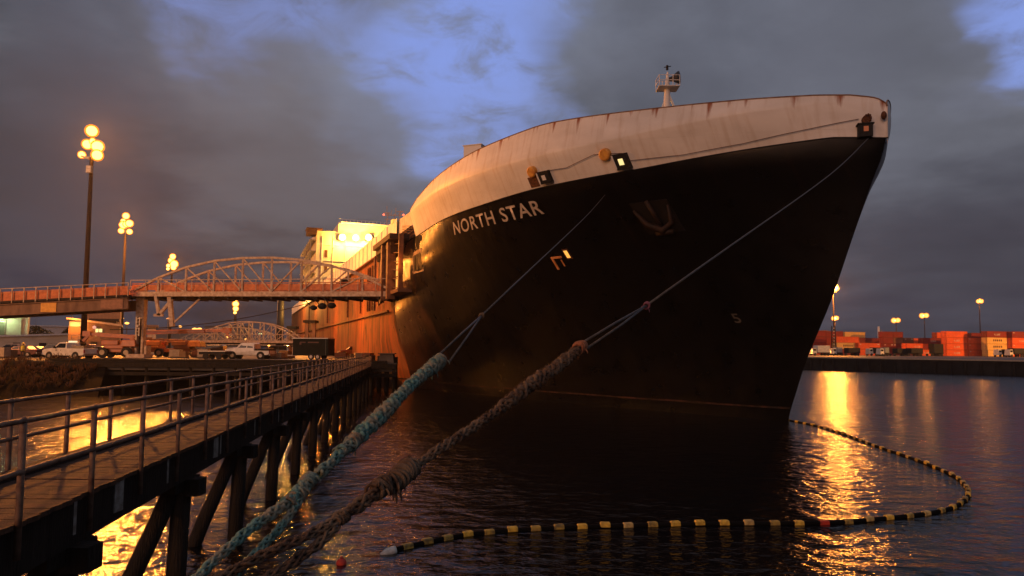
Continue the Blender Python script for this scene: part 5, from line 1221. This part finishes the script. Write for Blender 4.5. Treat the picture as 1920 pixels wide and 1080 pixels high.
# ================================================================= CONTAINERS on the far quay
def container_yard():
    cols = {}
    def cm(n, a):
        if n not in cols: cols[n] = corr(n+'_container', a, tuple(q*.8 for q in a), 2.6)
        return cols[n]
    PAL = {'orange': (.80, .13, .035), 'maroon': (.24, .030, .020), 'tan': (.80, .50, .16), 'brown': (.22, .09, .05), 'white': (.6, .55, .48), 'dark': (.02, .02, .022)}
    letter = mat('container_letter', (.75, .62, .52)); dletter = mat('container_dark_letter', (.12, .07, .04)); frame_c = {}
    proto = {}
    def logo(body, L_, m, parent, off):
        cu = bpy.data.curves.new('logo', 'FONT'); cu.body = body; cu.size = 1.15; cu.align_x = 'CENTER'; cu.resolution_u = 2
        o = bpy.data.objects.new('tmp', cu); C.objects.link(o); bpy.context.view_layer.update(); me = bpy.data.meshes.new_from_object(o); bpy.data.objects.remove(o)
        me.name = 'lettering'; me.materials.clear(); me.materials.append(m); me.transform(Matrix.Translation(off) @ Matrix.Rotation(R(90), 4, 'X'))
        o = bpy.data.objects.new('lettering', me); C.objects.link(o); o.parent = parent; return o
    def make(kind, L_, loc, label, rz, txt=None):
        key = (kind, L_, txt)
        if key in proto:
            r = copy_tree(proto[key]); r.location = loc; r.rotation_euler = (0, 0, rz); r['label'] = label; return r
        r = thing('shipping_container', loc, label, 'container', 'shipping containers stacked on the far quay', rz)
        b = MB(); b.box((0, 0, 1.3), (L_-.1, 2.38, 2.5)); b.build('body', cm(kind, PAL[kind]), r, local=True)
        b = MB()
        for x in (-1, 1):
            for y in (-1, 1): b.box((x*(L_/2-.06), y*1.17, 1.3), (.16, .16, 2.56))
        for z in (.08, 2.52):
            for y in (-1, 1): b.box((0, y*1.18, z), (L_-.2, .12, .16))
        b.build('frame', mat(kind+'_frame', tuple(q*.7 for q in PAL[kind])), r, local=True)
        b = MB()
        for y in (-.8, -.35, .35, .8): b.box((-L_/2-.02, y, 1.3), (.05, .05, 2.3))
        b.build('door_rod', MT['steel'], r, local=True)
        if txt == 'K': logo('K LINE', L_, letter, r, Vector((0, -1.215, .85)))
        if txt == 'O':
            b = MB()
            for k in range(5): b.box((-2.2+k*1.1, -1.2, 1.4), (.7, .03, .8))
            b.build('faded_lettering', dletter, r, local=True)
        if txt == 's':
            b = MB(); b.box((L_/2-1, -1.2, 2.0), (1.0, .03, .3)); b.box((-L_/2+1.2, -1.2, 2.0), (.8, .03, .25)); b.build('small_marking', letter, r, local=True)
        proto[key] = r; return r
    tiers = ['bottom', 'second', 'third', 'fourth', 'fifth']
    #  px of stack centre, depth, length, [kinds bottom -> top], extra
    ST_ = [(1525, 292, 12.2, ['orange', 'maroon', 'maroon', 'maroon']), (1557, 300, 12.2, ['brown', 'maroon', 'maroon', 'maroon']),
           (1586, 286, 12.2, ['maroon', 'tanO', 'orange']), (1600, 310, 12.2, ['brown', 'maroon', 'orange', 'tan']), (1626, 288, 12.2, ['orangeK', 'orange_s']), (1634, 315, 12.2, ['maroon', 'maroon', 'maroon_s']),
           (1662, 300, 6.1, ['maroon', 'maroon_s', 'maroon', 'maroon']), (1680, 302, 6.1, ['maroon', 'maroon_s', 'brown', 'maroon']), (1700, 306, 6.1, ['brown', 'brown', 'brown_s']), (1716, 292, 12.2, ['brown', 'orangeK']), (1713, 312, 6.1, ['maroon', 'maroon', 'orange']),
           (1733, 284, 6.1, ['orangeK']), (1746, 304, 12.2, ['brown', 'maroon_s', 'maroonK']), (1790, 288, 12.2, ['orangeK', 'orangeK', 'orangeK', 'orange']), (1772, 308, 12.2, ['orange', 'orange', 'orange', 'orange']),
           (1830, 292, 12.2, ['orange_s', 'orange_s', 'orange_s']), (1835, 312, 12.2, ['maroon', 'maroon', 'maroon_s', 'maroon']), (1866, 284, 12.2, ['tan', 'tanO', 'tanO', 'maroonK']), (1886, 300, 12.2, ['tan', 'tan', 'orange', 'maroon']),
           (1912, 286, 12.2, ['orange', 'orange_s', 'orangeK', 'maroon_s']), (1950, 292, 12.2, ['orange', 'tan', 'orange', 'maroon'])]
    order = sorted(range(len(ST_)), key=lambda i: ST_[i][0])
    nth = ['first', 'second', 'third', 'fourth', 'fifth', 'sixth', 'seventh', 'eighth', 'ninth', 'tenth', 'eleventh', 'twelfth', 'thirteenth', 'fourteenth', 'fifteenth', 'sixteenth', 'seventeenth', 'eighteenth', 'nineteenth', 'twentieth', 'last']
    for rank, i in enumerate(order):
        px, Y, L_, ks = ST_[i]; p = at(px, 665, Y)
        for t, kd in enumerate(ks):
            txt = 'K' if kd.endswith('K') else 'O' if kd.endswith('O') else 's' if kd.endswith('_s') else None
            base = kd.replace('_s', '').rstrip('KO')
            extra = {'K': ' with white lettering', 'O': ' with dark lettering', 's': ' with small white marks', None: ''}[txt]
            make(base, L_, (p.x, Y, QZ+t*2.6), '%s container%s, %s tier of the %s stack from the ship' % (base, extra, 'top' if t == len(ks)-1 else tiers[t], nth[rank]), R(20)+random.uniform(-.02, .02), txt)
    # box trucks, trailers and dark yard machines in front of the stacks
    def yard_truck(px, Y, body, L_, label, h=2.6, cab=True):
        p = at(px, 668, Y); r = thing('yard_truck', (p.x, Y, QZ), label, 'truck', 'yard trucks before the container stacks', R(16))
        b = MB(); b.box((0, 0, 1.2+h/2), (L_, 2.4, h)); b.build('box_body', body, r, local=True, bevel=.05)
        b = MB(); b.box((0, 0, 1.05), (L_+1.5, 1.0, .3)); b.build('chassis', MT['black'], r, local=True)
        if cab: b = MB(); b.box((-L_/2-1.2, 0, 1.7), (1.8, 2.3, 2.2), top=.85); c = b.build('cab', MT['white'], r, local=True, bevel=.08); b = MB(); b.box((-L_/2-1.25, -1.1, 2.15), (1.0, .12, .7)); b.build('window', MT['glass'], c, local=True)
        for x in (-L_/2-1.2, L_/2-.8, L_/2-2.0):
            for s_ in (-1, 1): b = MB(); b.tube([(x, s_*.9, .5), (x, s_*1.18, .5)], .5, 12); b.build('wheel', MT['black'], r, local=True)
    yard_truck(1541, 262, MT['white'], 5.6, 'white box truck nearest the ship stem on the far quay'); yard_truck(1571, 264, mat('truck_grey', (.35, .33, .34)), 2.2, 'small grey box truck right of the white one', 2.0)
    yard_truck(1598, 262, MT['black'], 5.4, 'black box truck before the tan container', 1.8, False); yard_truck(1645, 262, MT['black'], 5.0, 'black box truck left of the grey van body', 2.0); yard_truck(1659, 258, mat('truck_green', (.3, .33, .28)), 1.9, 'short grey green truck in the middle of the yard', 2.0)
    yard_truck(1690, 262, MT['black'], 6.0, 'dark low truck in the middle of the yard', 1.7, False); yard_truck(1715, 261, MT['black'], 5.6, 'dark truck left of the big orange stacks', 1.9, False); yard_truck(1756, 268, MT['black'], 4.6, 'tall black box trailer just left of the big orange stacks', 3.6, False)
    yard_truck(1885, 262, MT['black'], 5.2, 'dark truck before the tan stack at right', 1.7); yard_truck(1907, 258, MT['black'], 5.6, 'dark truck at the right edge of the photo', 2.1)
    # gantry cab mast, office block and low gable hall
    p = at(1648, 640, 330); r = thing('vent_stack', (p.x, 330, QZ), 'slender white stack standing above the maroon containers', 'stack')
    b = MB(); z = at(1648, 612, 330).z; b.tube([(p.x, 330, QZ), (p.x, 330, z)], [.7, .45], 10); b.build('pipe', MT['white'], r, smooth=True); b = MB(); b.tube([(p.x+1.2, 330, QZ), (p.x+1.2, 330, z-1.5)], .2, 8); b.build('side_pipe', MT['steel'], r)
    a = at(1495, 640, 350); c = at(1600, 640, 350); zt = at(1553, 619, 350).z; ze = at(1500, 629, 350).z
    r = thing('gable_hall', ((a.x+c.x)/2, 350, QZ), 'low pink gabled hall behind the first container stacks', 'hall'); b = MB(); b.prism([(a.x, QZ), (c.x, QZ), (c.x, ze), ((a.x+c.x)/2, zt), (a.x, ze)], 350, 380, lambda u, v, w: Vector((u, w, v))); b.build('wall', corr('pink_hall', (.45, .28, .2), (.38, .22, .16)), r)
    # lattice mast base with the dotted ladder, beside the bright lamp
    X = at(1563, 640, 280).x; r = thing('lattice_tower', (X, 280, QZ), 'lattice tower with a dotted ladder before the first containers', 'tower'); z1 = at(1563, 611, 280).z; b = MB()
    for dx in (-.9, .9): b.bar((X+dx, 280, QZ), (X+dx*.8, 280, z1), .22)
    n = 8
    for i in range(n): za = QZ+(z1-QZ)*i/n; zb = QZ+(z1-QZ)*(i+1)/n; b.bar((X-.9, 280, za), (X+.9, 280, zb), .12); b.bar((X+.9, 280, za), (X-.9, 280, zb), .12)
    b.build('lattice', MT['creosote'], r)
    for i in range(9): b = MB(); b.box((X, 279.6, QZ+.6+(z1-QZ)*i/9.2), (.45, .2, .45)); b.build('rung_plate', mat('rung_pale', (.6, .5, .38)), r)
    # quay edge lamps on low posts light the stacks from the water side
    for k, (px, Y) in enumerate(((1590, 240), (1760, 235), (1880, 240))):
        pass
container_yard()

# ================================================================= AIR: thin sea mist that the sodium lamps light up
def mist():
    b = MB(); b.box((0, 500, 30), (2960, 1960, 66)); m = bpy.data.materials.new('thin_mist'); m.use_nodes = True; nt = m.node_tree; nt.nodes.clear()
    o = nt.nodes.new('ShaderNodeOutputMaterial'); v = nt.nodes.new('ShaderNodeVolumePrincipled'); v.inputs['Color'].default_value = (.85, .85, .88, 1); v.inputs['Density'].default_value = MIST; v.inputs['Anisotropy'].default_value = .3
    nt.links.new(v.outputs[0], o.inputs['Volume']); tag(b.build('haze', m), 'thin mist over the harbour glowing round the lamps', kind='stuff')
MIST = .00013
mist()
